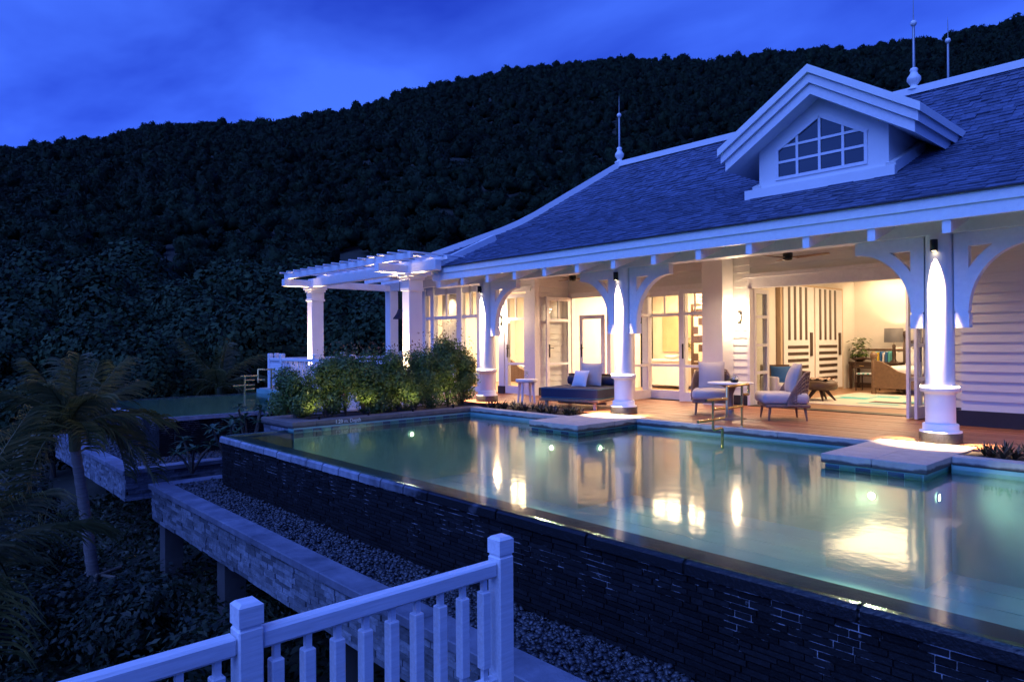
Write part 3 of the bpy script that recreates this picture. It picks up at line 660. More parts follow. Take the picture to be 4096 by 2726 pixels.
# ------------------------------------------------------------------ villa
VL = thing('villa', 'white clapboard villa with slate roof, dormer and lit porch', 'house', (-7, 13.5, -.02))
YE, ZE, YB, ZB_, YR, ZR = 9.5, 3.09, 12.6, 4.45, 15.0, 6.17
def roof_z(y):
    if y <= YB-.5: return ZE + (y-YE)*(ZB_-ZE)/(YB-YE)
    if y >= YB+.5: return ZB_ + (y-YB)*(ZR-ZB_)/(YR-YB)
    a_ = (ZB_-ZE)/(YB-YE); b_ = (ZR-ZB_)/(YR-YB); t = y-(YB-.5); z0 = ZE+(YB-.5-YE)*a_
    return z0 + a_*t + (b_-a_)*t*t/2
XE = -13.15
HIP = [(-15.0, 10.4), (-13.66, 12.6), (-12.14, 15.0)]
def roof_x0(y):
    if y < 10.4: return XE
    for (x0, y0), (x1, y1) in zip(HIP, HIP[1:]):
        if y <= y1: return x0+(x1-x0)*(y-y0)/(y1-y0)
    return HIP[-1][0]
XR = 1.5
und = MB(); ys = list(np.linspace(YE, YR, 24)); vs = []; fs = []
for y in ys: vs += [(roof_x0(y), y, roof_z(y)-.02), (XR, y, roof_z(y)-.02)]
for i in range(len(ys)-1): fs.append((2*i, 2*i+1, 2*i+3, 2*i+2))
n0 = len(vs)
for y in ys: vs += [(roof_x0(y), y, roof_z(y)-.07), (XR, y, roof_z(y)-.07)]
for i in range(len(ys)-1): fs.append((n0+2*i, n0+2*i+2, n0+2*i+3, n0+2*i+1))
und.add(vs, fs)
# left hip slope and rear slope
und.add([(-15.0, 10.4, roof_z(10.4)), (-13.66, 12.6, roof_z(12.6)), (-12.14, 15, ZR-.02), (-13.66, 17.4, 4.43), (-15.4, 19.8, 3.4)], [(0, 1, 2, 3, 4)])
und.add([(-12.14, 15, ZR-.02), (XR, 15, ZR-.02), (XR, 20.2, 3.2), (-15.4, 19.8, 3.2)], [(0, 1, 2, 3)])
roof = add('roof', und, 'slate_under', VL)
# slate shingles
def shingle_mesh(w_, l_, t_):
    m_ = MB(); m_.add([(-w_/2, 0, 0), (w_/2, 0, 0), (w_/2, l_, -.004), (-w_/2, l_, -.004), (-w_/2, 0, t_), (w_/2, 0, t_), (w_/2, l_, .001), (-w_/2, l_, .001)],
        [(4, 5, 6, 7), (0, 1, 5, 4), (1, 2, 6, 5), (3, 0, 4, 7)]); return m_
shl = []; s = 0; y = YE-.03; row = 0; EXP = .145
while y < YR-.05:
    sl = (roof_z(y+.05)-roof_z(y-.05))/.1; dy = EXP/math.sqrt(1+sl*sl)
    x = roof_x0(y) + (0 if row % 2 else -.1)
    while x < XR-1.2:
        w_ = random.uniform(.14, .22)
        if x > roof_x0(y)-.05: shl.append((x+w_/2, y+random.uniform(-.012, .012), roof_z(y)-.012, w_-.005, math.atan(sl), random.uniform(.011, .026)))
        x += w_
    y += dy; row += 1
def sh_vis(s_):
    v = Vector((s_[0], s_[1], s_[2]-H)); z = v.dot(CF); X_ = 2048+F_PX*v.dot(CR)/z; Y_ = 1363-F_PX*v.dot(CU)/z
    return -40 < X_ < 4150 and -40 < Y_ < 2800
def in_dormer(s_): return -5.95 < s_[0] < -3.99 and s_[1] > 11.25 and s_[2] < 4.7 - abs(s_[0]+4.96)*.0
shl = [q for q in shl if sh_vis(q) and not in_dormer(q)]
shl.sort(key=lambda q: math.dist(q[:3], (0, 0, H)))
SHM = mesh_of(shingle_mesh(1, .2, 1), 'shingle', 'slate')
fld = MB()
for i, (x, y, z, w_, a_, t_) in enumerate(shl):
    if i < 300: inst('shingle', SHM, roof, (x, y, z), (w_, 1, t_), (a_, 0, 0))
    else:
        m_ = shingle_mesh(w_, .2, t_); c_, s_ = math.cos(a_), math.sin(a_)
        fld.add([(v[0]+x, v[1]*c_-v[2]*s_+y, v[1]*s_+v[2]*c_+z) for v in m_.v], m_.f)
add('shingle_field', fld, 'slate', roof, kind='stuff')
# white ridge and hip caps
def cap_run(pts, w_=.2, h_=.13):
    m_ = MB()
    for p, q in zip(pts, pts[1:]): m_.beam(p, q, w_, h_)
    return m_
add('ridge_cap', cap_run([(-12.2, YR, ZR+.04), (XR, YR, ZR+.04)], .2, .14), 'white', roof)
hp = [(x, y, roof_z(y)+.05) for x, y in [(-15.08, 10.27), (-14.33, 11.5), (-13.88, 12.25), (-13.66, 12.6), (-13.42, 12.98), (-12.14, 15.0)]]
add('hip_cap', cap_run(hp, .2, .15), 'white', roof)
add('rake_cap', cap_run([(XE-.03, 9.42, roof_z(9.42)+.03), (XE-.03, 11.35, roof_z(11.35)+.05)], .12, .2), 'white', roof)
# fascia, rafters, soffit
add('fascia_board', MB().box(XE-.1, XR, 9.44, 9.50, 2.945, 3.075), 'white_wood', roof); add('fascia_board', MB().box(XE-.08, XR, 9.465, 9.52, 2.79, 2.945), 'white_wood', roof)
add('drip_edge', MB().box(XE-.1, XR, 9.40, 9.52, 3.077, 3.092), 'slate_under', roof)
add('fascia_board', MB().box(XE-.1, XE-.04, 9.52, 10.4, 2.82, 3.1), 'white_wood', roof)
sl = (ZB_-ZE)/(YB-YE)
x = -13.05
while x < XR:
    r_ = MB(); y0, y1 = 9.49, 10.9
    r_.prism([(y0, 2.63), (y1, 2.63+sl*.75*(y1-y0)), (y1, 2.83+sl*(y1-y0)), (y0, 2.83)], 'x', x, x+.095)
    add('rafter', r_, 'white_wood', roof); x += .86
sf = MB(); sf.add([(XE, 9.52, 2.87), (XR, 9.52, 2.87), (XR, 10.9, 2.87+sl*1.38*.8), (XE, 10.9, 2.87+sl*1.38*.8)], [(0, 1, 2, 3)])
add('soffit', sf, 'ceil', roof)
add('porch_beam', MB().box(-14.1, XR, 10.2, 10.48, 2.725, 2.98), 'white_wood', VL)
add('beam_trim', MB().box(-14.1, XR, 10.16, 10.2, 2.94, 2.985), 'white_wood', VL)
# finials: turned vase, rod with ball, spike
def finial(x, y, z, s=1.0, vase=True):
    m_ = MB()
    if vase: m_.lathe([(.13, 0), (.13, .03), (.075, .06), (.06, .09), (.08, .12), (.125, .19), (.12, .25), (.075, .31), (.06, .36), (.075, .4), (.055, .43), (.02, .44)], (x, y, z), 20)
    f_ = add('finial', m_ if vase else MB().lathe([(.03, 0), (.03, .3), (.02, .31)], (x, y, z), 10), 'white', roof)
    add('rod', MB().lathe([(.028, .40), (.024, 1.26), (.012, 1.27), (.01, 1.3)], (x, y, z), 10), 'steel', f_)
    add('ball', MB().lathe([(.01, 1.25), (.045, 1.27), (.062, 1.31), (.045, 1.355), (.01, 1.375)], (x, y, z), 14), 'white', f_)
    add('spike', MB().lathe([(.012, 1.36), (.008, 1.7), (.002, 1.86)], (x, y, z), 8), 'steel', f_)
finial(-12.14, YR, 6.26); finial(-4.78, YR, 6.24); q = ony(3793, 330, 18.2); finial(q.x, q.y, q.z-.35, vase=False)
# porch columns
def column(x, y):
    c_ = MB(); c_.lathe([(.17, .74), (.168, 1.4), (.158, 2.6), (.158, 2.73)], (x, y, 0), 32)
    col = add('column', c_, 'white', VL)
    add('plinth', MB().lathe([(.252, 0), (.252, .125), (.246, .132)], (x, y, 0), 36), 'granite', col)
    add('base_ring', MB().lathe([(.247, .132), (.247, .15), (.21, .16), (.21, .235), (.2, .245), (.18, .246)], (x, y, 0), 36), 'white', col)
    add('pedestal', MB().lathe([(.178, .24), (.175, .3), (.175, .62), (.185, .65), (.2, .655), (.205, .66)], (x, y, 0), 36), 'white', col)
    add('pedestal_cap', MB().lathe([(.205, .655), (.235, .67), (.235, .735), (.225, .745), (.15, .746)], (x, y, 0), 36), 'white', col)
    add('capital_block', MB().box(x-.172, x+.172, y+.02, y+.17, 1.5, 2.724), 'white', col)
    return col
def bracket(col, x, y, d):
    m_ = MB(); y0, y1 = y-.03, y+.10
    X = lambda u: x + d*u
    def bx(u0, u1, z0, z1, e=0): m_.box(min(X(u0), X(u1)), max(X(u0), X(u1)), y0-e, y1+e, z0, z1)
    bx(.175, .345, 1.50, 1.685, .01); bx(.19, .33, 1.685, 1.715); bx(.175, .34, 1.715, 2.722); bx(.341, 1.06, 2.55, 2.722)
    n = 14; vs = []
    for i in range(n+1):
        t = i/n*math.pi/2; u = 1.06-.72*math.cos(t); z = 1.72+.83*math.sin(t)
        k_ = Vector((math.cos(t), -math.sin(t)*.9)).normalized()
        wv = .17*(1-.15*math.sin(2*t)); u2, z2 = max(u - k_.x*wv, .3), min(z - k_.y*wv, 2.6)
        vs.append((X(u), z, X(u2), z2))
    for a_, b_ in zip(vs, vs[1:]):
        P_ = []
        for yy in (y0+.002, y1-.002): P_ += [(a_[0], yy, a_[1]), (b_[0], yy, b_[1]), (b_[2], yy, b_[3]), (a_[2], yy, a_[3])]
        m_.add(P_, [(0, 1, 2, 3), (7, 6, 5, 4), (0, 4, 5, 1), (2, 6, 7, 3)])
    add('arched_bracket', m_, 'white_wood', col)
CX = (-3.01, -8.31, -12.32)
for x in CX:
    col = column(x, 10.34); bracket(col, x, 10.34, 1)
    if x > -12: bracket(col, x, 10.34, -1)
# ---- walls
def wall(x0, x1, y0, y1, z0, z1, m='white', name='wall'): return add(name, MB().box(x0, x1, y0, y1, z0, z1), m, VL)
def siding_x(x0, x1, y, z0, z1, ex=.152, parent=None):
    core = wall(x0, x1, y+.03, y+.12, z0, z1, 'siding', 'wall'); z = z0
    while z < z1-.02:
        h_ = min(ex, z1-z); m_ = MB(); m_.prism([(y+.028, z), (y-.012, z), (y+.008, z+h_+.006), (y+.028, z+h_+.006)], 'x', x0, x1); add('siding_board', m_, 'siding', core); z += ex
    return core
def siding_y(y0, y1, x, z0, z1, ex=.152):
    core = wall(x-.12, x-.03, y0, y1, z0, z1, 'siding', 'wall'); z = z0
    while z < z1-.02:
        h_ = min(ex, z1-z); m_ = MB(); m_.prism([(x-.028, z), (x+.012, z), (x-.008, z+h_+.006), (x-.028, z+h_+.006)], 'y', y0, y1); add('siding_board', m_, 'siding', core); z += ex
ZC = 3.12
siding_x(-3.36, 2.0, 12.55, .24, ZC); wall(-3.42, 2.0, 12.50, 12.7, -.03, .24, 'baseboard', 'baseboard')
wall(-3.36, -3.26, 12.68, 13.6, .0, ZC)
siding_x(-4.12, -3.37, 13.43, .2, ZC); wall(-4.14, -3.37, 13.39, 13.5, 0, .2, 'baseboard', 'baseboard')
siding_x(-7.86, -7.42, 13.43, .2, ZC); wall(-7.9, -7.42, 13.39, 13.5, 0, .2, 'baseboard', 'baseboard')
# bedroom opening
wall(-7.45, -4.1, 13.36, 13.56, 2.44, 2.70, 'white_wood', 'lintel'); wall(-7.55, -4.0, 13.32, 13.37, 2.66, 2.74, 'white_wood', 'lintel_moulding')
siding_x(-7.42, -4.12, 13.44, 2.74, ZC)
wall(-4.14, -4.06, 13.34, 13.56, .2, 2.44, 'white_wood', 'door_jamb'); wall(-7.45, -7.39, 13.34, 13.56, 0, 2.44, 'white_wood', 'door_jamb')
wall(-7.4, -4.12, 13.28, 13.60, -.03, .012, 'black', 'door_track')
wall(-8.29, -7.80, 12.98, 13.40, 0, ZC, 'white', 'pillar')
# bathroom front
siding_x(-12.66, -8.29, 13.46, 2.62, ZC)
wall(-12.64, -8.3, 13.42, 13.55, 2.50, 2.63, 'white_wood', 'lintel')
for x0, x1 in ((-12.64, -12.5), (-11.32, -11.2), (-10.22, -10.1), (-9.12, -9.02), (-8.42, -8.29)): wall(x0, x1, 13.43, 13.55, 0, 2.5, 'white_wood', 'door_jamb')
wall(-12.64, -8.3, 13.4, 13.58, -.03, .012, 'black', 'door_track')
siding_y(12.36, 13.46, -12.66, .2, ZC); wall(-12.70, -12.62, 12.33, 13.46, 0, .2, 'baseboard', 'baseboard')
wall(-12.78, -12.64, 12.2, 12.37, 0, ZC, 'white_wood', 'corner_board')
# left wing front
wall(-17.6, -12.75, 12.24, 12.36, 2.78, 3.30, 'white'); wall(-14.0, -13.78, 12.16, 12.4, 0.2, 2.8, 'white', 'pier'); wall(-14.02, -13.77, 12.14, 12.42, 0, .2, 'baseboard', 'baseboard')
wall(-12.97, -12.78, 12.2, 12.36, 0, 2.78, 'white_wood', 'door_jamb'); wall(-13.78, -12.78, 12.18, 12.36, 2.66, 2.8, 'white_wood', 'lintel')
for x0, x1 in ((-17.62, -17.45), (-17.18, -17.0), (-15.88, -15.66), (-14.97, -14.8)): wall(x0, x1, 12.2, 12.36, 0, 3.29, 'white_wood', 'window_post')
wall(-17.45, -14.8, 12.22, 12.34, 2.05, 2.14, 'white_wood', 'transom_rail'); wall(-17.45, -14.8, 12.22, 12.34, .42, .5, 'white_wood', 'window_rail'); wall(-17.45, -14.8, 12.22, 12.34, 0, .12, 'white_wood', 'window_rail'); wall(-17.45, -14.8, 12.22, 12.34, 2.95, 3.06, 'white_wood', 'window_rail')
for x in (-16.42, -15.3): wall(x-.03, x+.03, 12.24, 12.32, 2.14, 2.95, 'white_wood', 'mullion')
for x0, x1 in ((-17.45, -17.18), (-17.0, -15.88), (-15.66, -14.97)):
    for z0, z1 in ((.5, 2.05), (2.14, 2.95), (.12, .42)): add('window_pane', MB().box(x0, x1, 12.275, 12.283, z0, z1), 'glass', VL)
wall(-18.3, -17.6, 12.2, 12.4, 0, 3.3)
# ceilings and rooms
cl_ = wall(-17.6, 2, 10.49, 13.45, ZC+.19, ZC+.25, 'ceil', 'porch_ceiling')
for i in range(9): wall(-13.1, 2, 10.5+i*.32, 10.5+i*.32+.312, ZC+.15, ZC+.188, 'ceil', 'ceiling_board')
wall(-18.2, -12.8, 12.4, 16.6, 3.0, 3.05, 'ceil', 'room_ceiling'); wall(-18.2, -12.8, 16.5, 16.6, 0, 3, 'cream'); wall(-18.2, -18.1, 12.4, 16.5, 0, 3, 'cream'); wall(-12.8, -12.7, 13.6, 16.6, 0, 3, 'cream'); wall(-18.2, -12.8, 12.38, 16.5, -.08, .004, 'floor', 'room_floor')
wall(-12.69, -8.25, 13.56, 17.3, 2.95, 3.0, 'ceil', 'room_ceiling'); wall(-12.69, -8.25, 17.2, 17.3, 0, 2.95, 'marble'); wall(-8.38, -8.27, 13.56, 17.2, 0, 2.95, 'cream'); wall(-12.69, -8.25, 13.56, 17.2, -.08, .004, 'floor', 'room_floor')
wall(-8.26, -1.5, 13.56, 20.7, 3.05, 3.1, 'ceil', 'room_ceiling'); wall(-8.26, -1.5, 20.6, 20.7, 0, 3.05, 'cream'); wall(-8.26, -8.16, 13.5, 20.6, 0, 3.05, 'cream'); wall(-1.6, -1.5, 12.7, 20.6, 0, 3.05, 'cream'); wall(-8.26, -1.5, 13.60, 20.6, -.08, .006, 'floor', 'room_floor')
wall(-8.16, -1.6, 20.57, 20.6, 0, .14, 'brownwood', 'skirting'); wall(-8.16, -1.6, 20.565, 20.6, 1.06, 1.1, 'brownwood', 'dado_rail')
# wall-papered panel (pale timber) beside the wardrobe on the left wall
wall(-8.16, -8.13, 13.6, 15.9, 0, 3.05, 'cream', 'wall_panel')
# ---- glazed doors: frame with rails, panes and handle
def door(x, y, rz, w_, h_, rails=(.55,), transom=None, handle=None, st=.1, name='glazed_door', z=.015):
    m_ = MB(); t_ = .022
    m_.box(0, st, -t_, t_, 0, h_); m_.box(w_-st, w_, -t_, t_, 0, h_); m_.box(st, w_-st, -t_, t_, 0, .2); m_.box(st, w_-st, -t_, t_, h_-st, h_)
    zs = [.2] + sorted(rails) + ([transom] if transom else []) + [h_-st]
    for r_ in rails: m_.box(st, w_-st, -t_, t_, r_-.03, r_+.03)
    if transom: m_.box(st, w_-st, -t_, t_, transom-.035, transom+.035); m_.box(w_/2-.015, w_/2+.015, -t_, t_, transom+.03, h_-st)
    d_ = add(name, m_, 'white_wood', VL, local=True); d_.location = Vector((x, y, z))-base_of(VL); d_.rotation_euler = (0, 0, rz)
    for z0, z1 in zip(zs, zs[1:]): add('pane', MB().box(st-.005, w_-st+.005, -.004, .004, z0-.02, z1+.02), 'glass', d_, local=True)
    if handle is not None:
        hm = MB(); hm.box(handle-.018, handle+.018, -.034, -.0225, .95, 1.28); hm.tube([(handle, -.034, 1.18), (handle, -.07, 1.18), (handle+.1, -.075, 1.185)], .009, 6); hm.box(handle-.018, handle+.018, .0225, .034, .95, 1.28)
        add('handle', hm, 'black', d_, local=True)
    return d_
B4 = (.66, 1.24, 1.84)
door(-7.40, 13.52, R(90), .62, 2.42, B4, st=.09); door(-7.47, 13.50, R(88), .62, 2.42, B4, st=.09)        # folded at left of the bedroom opening
door(-4.20, 13.42, R(-93), .58, 2.42, B4, st=.09, handle=.08); door(-4.10, 13.40, R(-90), .58, 2.42, B4, st=.09)
door(-10.1, 13.49, 0, .98, 2.49, (.78,), 1.95)                                                                 # fixed glass, bathroom
door(-8.35, 13.44, R(180+24), .70, 2.49, (.78,), 1.95, handle=.62)
door(-9.99, 13.42, R(-91), .68, 2.49, (.78,), 1.95)
door(-12.12, 13.32, R(4), .78, 2.02, (.62,), handle=.07)
door(-12.55, 12.52, R(88), .86, 2.5, (.78,), 1.9, handle=.09)
door(-13.76, 12.2, R(3), .8, 2.6, (.78,), 1.95, handle=.09)
# ---- dormer
def dormer():
    cx, yf, ya = -4.96, 11.2, 10.8
    g_ = MB(); zw = 4.62; hw = 1.04; sl_ = .633
    ztop = lambda u: 5.52 - abs(u)*sl_
    # front wall as an outline with the window hole cut out: build from strips
    wl, wr, wb = cx-.74, cx+.74, 4.05; wz = lambda u: 5.07-.07+.0 - abs(u)*.585
    def strip(u0, u1, lo, hi):   # quad between u0,u1 at the face, 2 cm thick
        g_.add([(cx+u0, yf, lo(u0)), (cx+u1, yf, lo(u1)), (cx+u1, yf, hi(u1)), (cx+u0, yf, hi(u0)), (cx+u0, yf+.1, lo(u0)), (cx+u1, yf+.1, lo(u1)), (cx+u1, yf+.1, hi(u1)), (cx+u0, yf+.1, hi(u0))],
               [(0, 1, 2, 3), (7, 6, 5, 4), (0, 4, 5, 1), (1, 5, 6, 2), (2, 6, 7, 3), (3, 7, 4, 0)])
    b0 = lambda u: 3.75
    strip(-hw, -.74, b0, ztop); strip(.74, hw, b0, ztop); strip(-.74, .74, b0, lambda u: wb)
    strip(-.74, 0, wz, ztop); strip(0, .74, wz, ztop)
    for sx in (-1, 1): g_.add([(cx+sx*hw, yf+.1, 3.7), (cx+sx*hw, 14.0, 3.7), (cx+sx*hw, 14.0, ztop(hw)), (cx+sx*hw, yf+.1, ztop(hw)), (cx+sx*(hw-.08), yf+.1, 3.7), (cx+sx*(hw-.08), 14.0, 3.7), (cx+sx*(hw-.08), 14.0, ztop(hw)), (cx+sx*(hw-.08), yf+.1, ztop(hw))],
               [(0, 1, 2, 3), (7, 6, 5, 4), (0, 4, 5, 1), (1, 5, 6, 2), (2, 6, 7, 3), (3, 7, 4, 0)])
    d_ = add('dormer', g_, 'white', VL)
    # sloping plinth around the foot
    b_ = MB(); b_.box(cx-1.27, cx+1.15, yf-.09, yf+.02, 3.76, 3.95)
    for sx in (-1, 1): b_.beam((cx+sx*1.08, yf-.02, 3.93), (cx+sx*1.08, 12.5, roof_z(12.5)+.05), .14, .16)
    add('foot_board', b_, 'white', d_)
    # window frame and panes
    f_ = MB(); fw = .05; yy0, yy1 = yf-.02, yf+.05
    def fbox(u0, u1, z0, z1): f_.box(cx+u0, cx+u1, yy0, yy1, z0, z1)
    fbox(-.74, .74, wb, wb+fw); fbox(-.74, -.74+fw, wb+fw, wz(.74)-.03); fbox(.74-fw, .74, wb+fw, wz(.74)-.03)
    for sx in (-1, 1): f_.beam((cx+sx*.74, yf+.014, wz(.74)-.02), (cx, yf+.014, wz(0)-.02), .07, .06, up=(0, 0, 1))
    cols = (-.74+fw, -.37, 0, .37, .74-fw); rows = (wb+fw, 4.345, 4.60)
    for u in cols[1:-1]: f_.box(cx+u-.02, cx+u+.02, yf-.012, yf+.04, wb+fw, wz(u)-.02)
    for z in rows[1:]: f_.box(cx-.69, cx+.69, yf-.010, yf+.038, z-.02, z+.02)
    add('window_frame', f_, 'white_wood', d_)
    for u0, u1 in zip(cols, cols[1:]):
        for i, z0 in enumerate(rows):
            z1 = rows[i+1] if i < 2 else None
            P_ = [(u0, z0), (u1, z0)] + ([(u1, z1), (u0, z1)] if z1 else [(u1, wz(u1)-.03), (u0, wz(u0)-.03)])
            add('pane', MB().prism([(cx+u, z) for u, z in P_], 'y', yf+.012, yf+.02), 'dark_glass', d_)
    # gable roof: slabs, stepped barge boards, soffit
    def slope(u0, dz, th, ya_, yb_, name, m):
        m_ = MB()
        for sx in (-1, 1):
            A = [(cx, 5.70+dz), (cx+sx*u0, 5.70+dz-u0*sl_), (cx+sx*u0, 5.70+dz-u0*sl_-th), (cx, 5.70+dz-th)]
            m_.prism(A, 'y', ya_, yb_)
        return add(name, m_, m, d_)
    slope(1.60, 0, .125, ya-.02, 13.6, 'verge_cap', 'white')
    slope(1.56, -.127, .15, ya+.03, 13.6, 'barge_board', 'white_wood'); slope(1.50, -.279, .17, ya+.08, 13.4, 'barge_board', 'white_wood')
    # slate on the dormer slopes
    m_ = MB()
    for sx in (-1, 1):
        P_ = [(cx, ya+.2, 5.712), (cx+sx*1.54, ya+.2, 5.712-1.54*sl_), (cx+sx*1.54, 14, 5.712-1.54*sl_), (cx, 14, 5.712)]; m_.add(P_, [(0, 1, 2, 3)])
    add('slate_slope', m_, 'slate', d_)
dormer()
def onx(px, py, x):
    d = ray(px, py); t = x/d.x; return Vector((0, 0, H)) + d*t
# ------------------------------------------------------------------ pergola
PG = thing('pergola', 'white timber pergola with square posts at the end of the villa', 'pergola', (-16.4, 10, 0))
for x in (-19.0, -13.95):
    y = 9.37
    p_ = add('post', MB().bbox(x-.155, x+.155, y-.17, y+.2, 0, 2.62, .012), 'white', PG)
    add('post_capital', MB().box(x-.185, x+.185, y-.2, y+.23, 2.60, 2.66).box(x-.165, x+.165, y-.18, y+.21, 2.66, 2.86).box(x-.2, x+.2, y-.215, y+.245, 2.86, 2.93).box(x-.235, x+.235, y-.25, y+.28, 2.93, 3.0), 'white', p_)
    add('cross_beam', MB().bbox(x-.09, x+.09, 8.4, 12.15, 3.0, 3.2, .01), 'white_wood', PG)
add('main_beam', MB().bbox(-19.1, -12.75, 9.2, 9.38, 3.003, 3.245, .01), 'white_wood', PG)
add('main_beam', MB().bbox(-19.3, -13.4, 11.9, 12.08, 3.003, 3.245, .01), 'white_wood', PG)
for y in (8.5, 9.5, 10.3, 11.1, 11.7): add('joist', MB().bbox(-19.15, -12.7, y, y+.08, 3.205 if abs(y-9.5) > .2 else 3.25, 3.345, .006), 'white_wood', PG)
for i in range(15): x = -19.0+i*.436; add('slat', MB().bbox(x, x+.06, 8.3, 12.1, 3.348, 3.385, .006), 'white_wood', PG)
for y in (13.1,):
    add('post', MB().bbox(-19.15, -18.85, 11.85, 12.15, 0, 3.0, .012), 'white', PG)
tr_ = thing('terrace', '', ''); del tr_['label'], tr_['category']; tr_['kind'] = 'structure'; tr_.location = (-17, 11, -.1)
add('paving', MB().box(-21.3, -12.9, 8.63, 15, -.5, -.002), 'stone', tr_); add('paving', MB().box(-15.2, -12.72, 6.9, 8.62, -.5, -.004), 'stone', tr_)
# hanging lantern under the pergola
ln = thing('pendant_lamp', 'dark unlit pendant lamp hanging under the pergola', 'lamp', (-17.77, 11.5, 2.08))
add('lamp_shade', MB().lathe([(.02, .3), (.05, .29), (.1, .16), (.2, .02), (.2, 0), (.18, .005)], (-17.77, 11.5, 2.08), 20), M['navy'], ln); add('cord', MB().tube([(-17.77, 11.5, 2.37), (-17.77, 11.5, 3.21)], .008, 6), 'black', ln)
# ------------------------------------------------------------------ fences
def baluster_mesh(h, w_):
    m_ = MB(); n_ = w_*.5
    m_.box(-n_/2, n_/2, -n_/2, n_/2, 0, h*.12); m_.bbox(-w_/2, w_/2, -w_/2, w_/2, h*.12, h*.88, .006); m_.box(-n_/2, n_/2, -n_/2, n_/2, h*.88, h); return m_
def fence(label, p, q, zt, posts, nb, hh, pw=.105, group=None, mt='fence_white', foot=None, cap=.13):
    """p->q in plan, zt = top of rail; posts = parameters along p-q; nb balusters per bay"""
    p = Vector((*p, 0)); q = Vector((*q, 0)); d = (q-p).normalized(); ln_ = (q-p).length; an = math.atan2(d.y, d.x)
    t = thing('balustrade', label, 'fence', (p.x, p.y, zt-hh), an, group)
    zf = 0; top = hh
    fz = 0 if foot is None else foot-(zt-hh)
    for u in posts:
        m_ = MB(); x = u*ln_; b_ = pw/2
        m_.bbox(x-b_, x+b_, -b_, b_, fz, top+.02, .006); m_.box(x-b_*.86, x+b_*.86, -b_*.86, b_*.86, top+.02, top+.035)
        z0, z1 = top+.035, top+cap; c_ = .3*pw
        m_.add([(x-b_, -b_, z0), (x+b_, -b_, z0), (x+b_, b_, z0), (x-b_, b_, z0), (x-b_, -b_, z1-c_*.45), (x+b_, -b_, z1-c_*.45), (x+b_, b_, z1-c_*.45), (x-b_, b_, z1-c_*.45), (x-b_+c_*.5, -b_+c_*.5, z1), (x+b_-c_*.5, -b_+c_*.5, z1), (x+b_-c_*.5, b_-c_*.5, z1), (x-b_+c_*.5, b_-c_*.5, z1)],
               [(0, 3, 2, 1), (0, 1, 5, 4), (1, 2, 6, 5), (2, 3, 7, 6), (3, 0, 4, 7), (4, 5, 9, 8), (5, 6, 10, 9), (6, 7, 11, 10), (7, 4, 8, 11), (8, 9, 10, 11)])
        add('post', m_, mt, t, local=True)
    rb = top-.085; lb = .09; bm_ = mesh_of(baluster_mesh(rb-lb-.045, pw*.55), 'baluster', mt)
    for a_, b_ in zip(posts, posts[1:]):
        x0, x1 = a_*ln_+pw/2, b_*ln_-pw/2
        add('top_rail', MB().bbox(x0, x1, -pw*.36, pw*.36, rb, top, .012), mt, t, local=True); add('bottom_rail', MB().bbox(x0, x1, -pw*.3, pw*.3, lb, lb+.045, .006), mt, t, local=True)
        for i in range(nb):
            o = bpy.data.objects.new('baluster', bm_); COL.objects.link(o); o.parent = t; o.location = (x0+(x1-x0)*(i+.5)/nb, 0, lb+.045)
    return t
ZRL = .13
A1 = onz(975, 2510, ZRL); A2 = onz(2020, 2238, ZRL); xf = (A1.x+A2.x)/2
bay = A2.y-A1.y; y0 = A1.y-bay*1.0; ln_ = A2.y-y0
fence('white slatted balustrade with square capped posts in the near foreground', (xf, y0), (xf, A2.y), ZRL, [0, .5, 1.0], 9, .78, .105, foot=-1.1)
nf = thing('viewing_terrace', '', ''); del nf['label'], nf['category']; nf['kind'] = 'structure'; nf.location = (-1.4, 0, -.9)
add('paving', MB().box(xf-.12, 1.5, -4, A2.y+.12, -1.1, -.72), 'stone', nf)
fence('far white balustrade along the front of the pergola terrace', (-20.95, 8.84), (-13.72, 8.84), .93, [0, .12, .42, .70, 1.0], 12, .93, .13, foot=-.1, cap=.14)
fence('white balustrade along the far side of the pergola terrace', (-20.95, 13.8), (-18.4, 13.8), .93, [0, .5, 1.0], 10, .93, .13, foot=-.1, cap=.14)
fence('short white balustrade returning beside the neighbouring pool', (-20.95, 8.95), (-20.95, 13.7), .93, [.02, .5, .97], 14, .93, .13, foot=-.1, cap=.14)
# ------------------------------------------------------------------ brass pool handrails
def z3p(x, y): return (2400+x/2.356, 1500+y/2.356)
def rail(label, plane_x, conv, lines, r_, flange):
    first = onx(*conv(*flange), plane_x); t = thing('pool_handrail', label, 'handrail', (plane_x, first.y, 0))
    for nm, ln2 in lines:
        pts = [onx(*conv(*p), plane_x) for p in ln2]; add(nm, MB().tube(pts, r_, 10), 'brass', t)
    return t, first
X1 = -5.68
hr, fp = rail('brass pool handrail stepping from the deck down into the water', X1, z3p, [
    ('post', [(1338, 485), (1338, 92)]), ('top_bar', [(1350, 180), (1398, 178), (1400, 150), (1400, 92), (1395, 84), (1210, 104), (1196, 115), (1196, 392)]), ('middle_bar', [(1345, 290), (1196, 312)]),
    ('lower_bar', [(1000, 238), (1200, 220)]), ('post', [(1066, 240), (1066, 505)]), ('short_bar', [(1075, 322), (1170, 312)]), ('long_bar', [(925, 440), (1170, 402)]), ('foot_bar', [(1066, 500), (1075, 515), (1145, 497), (1155, 510), (1152, 690)])], .021, (1338, 485))
add('flange', MB().lathe([(.05, -.01), (.05, .012), (.022, .016)], (X1, fp.y, 0), 16), 'brass', hr)
def z6p(x, y): return (300+x/2.24, 1300+y/2.24)
q = onz(979, 1579, W)
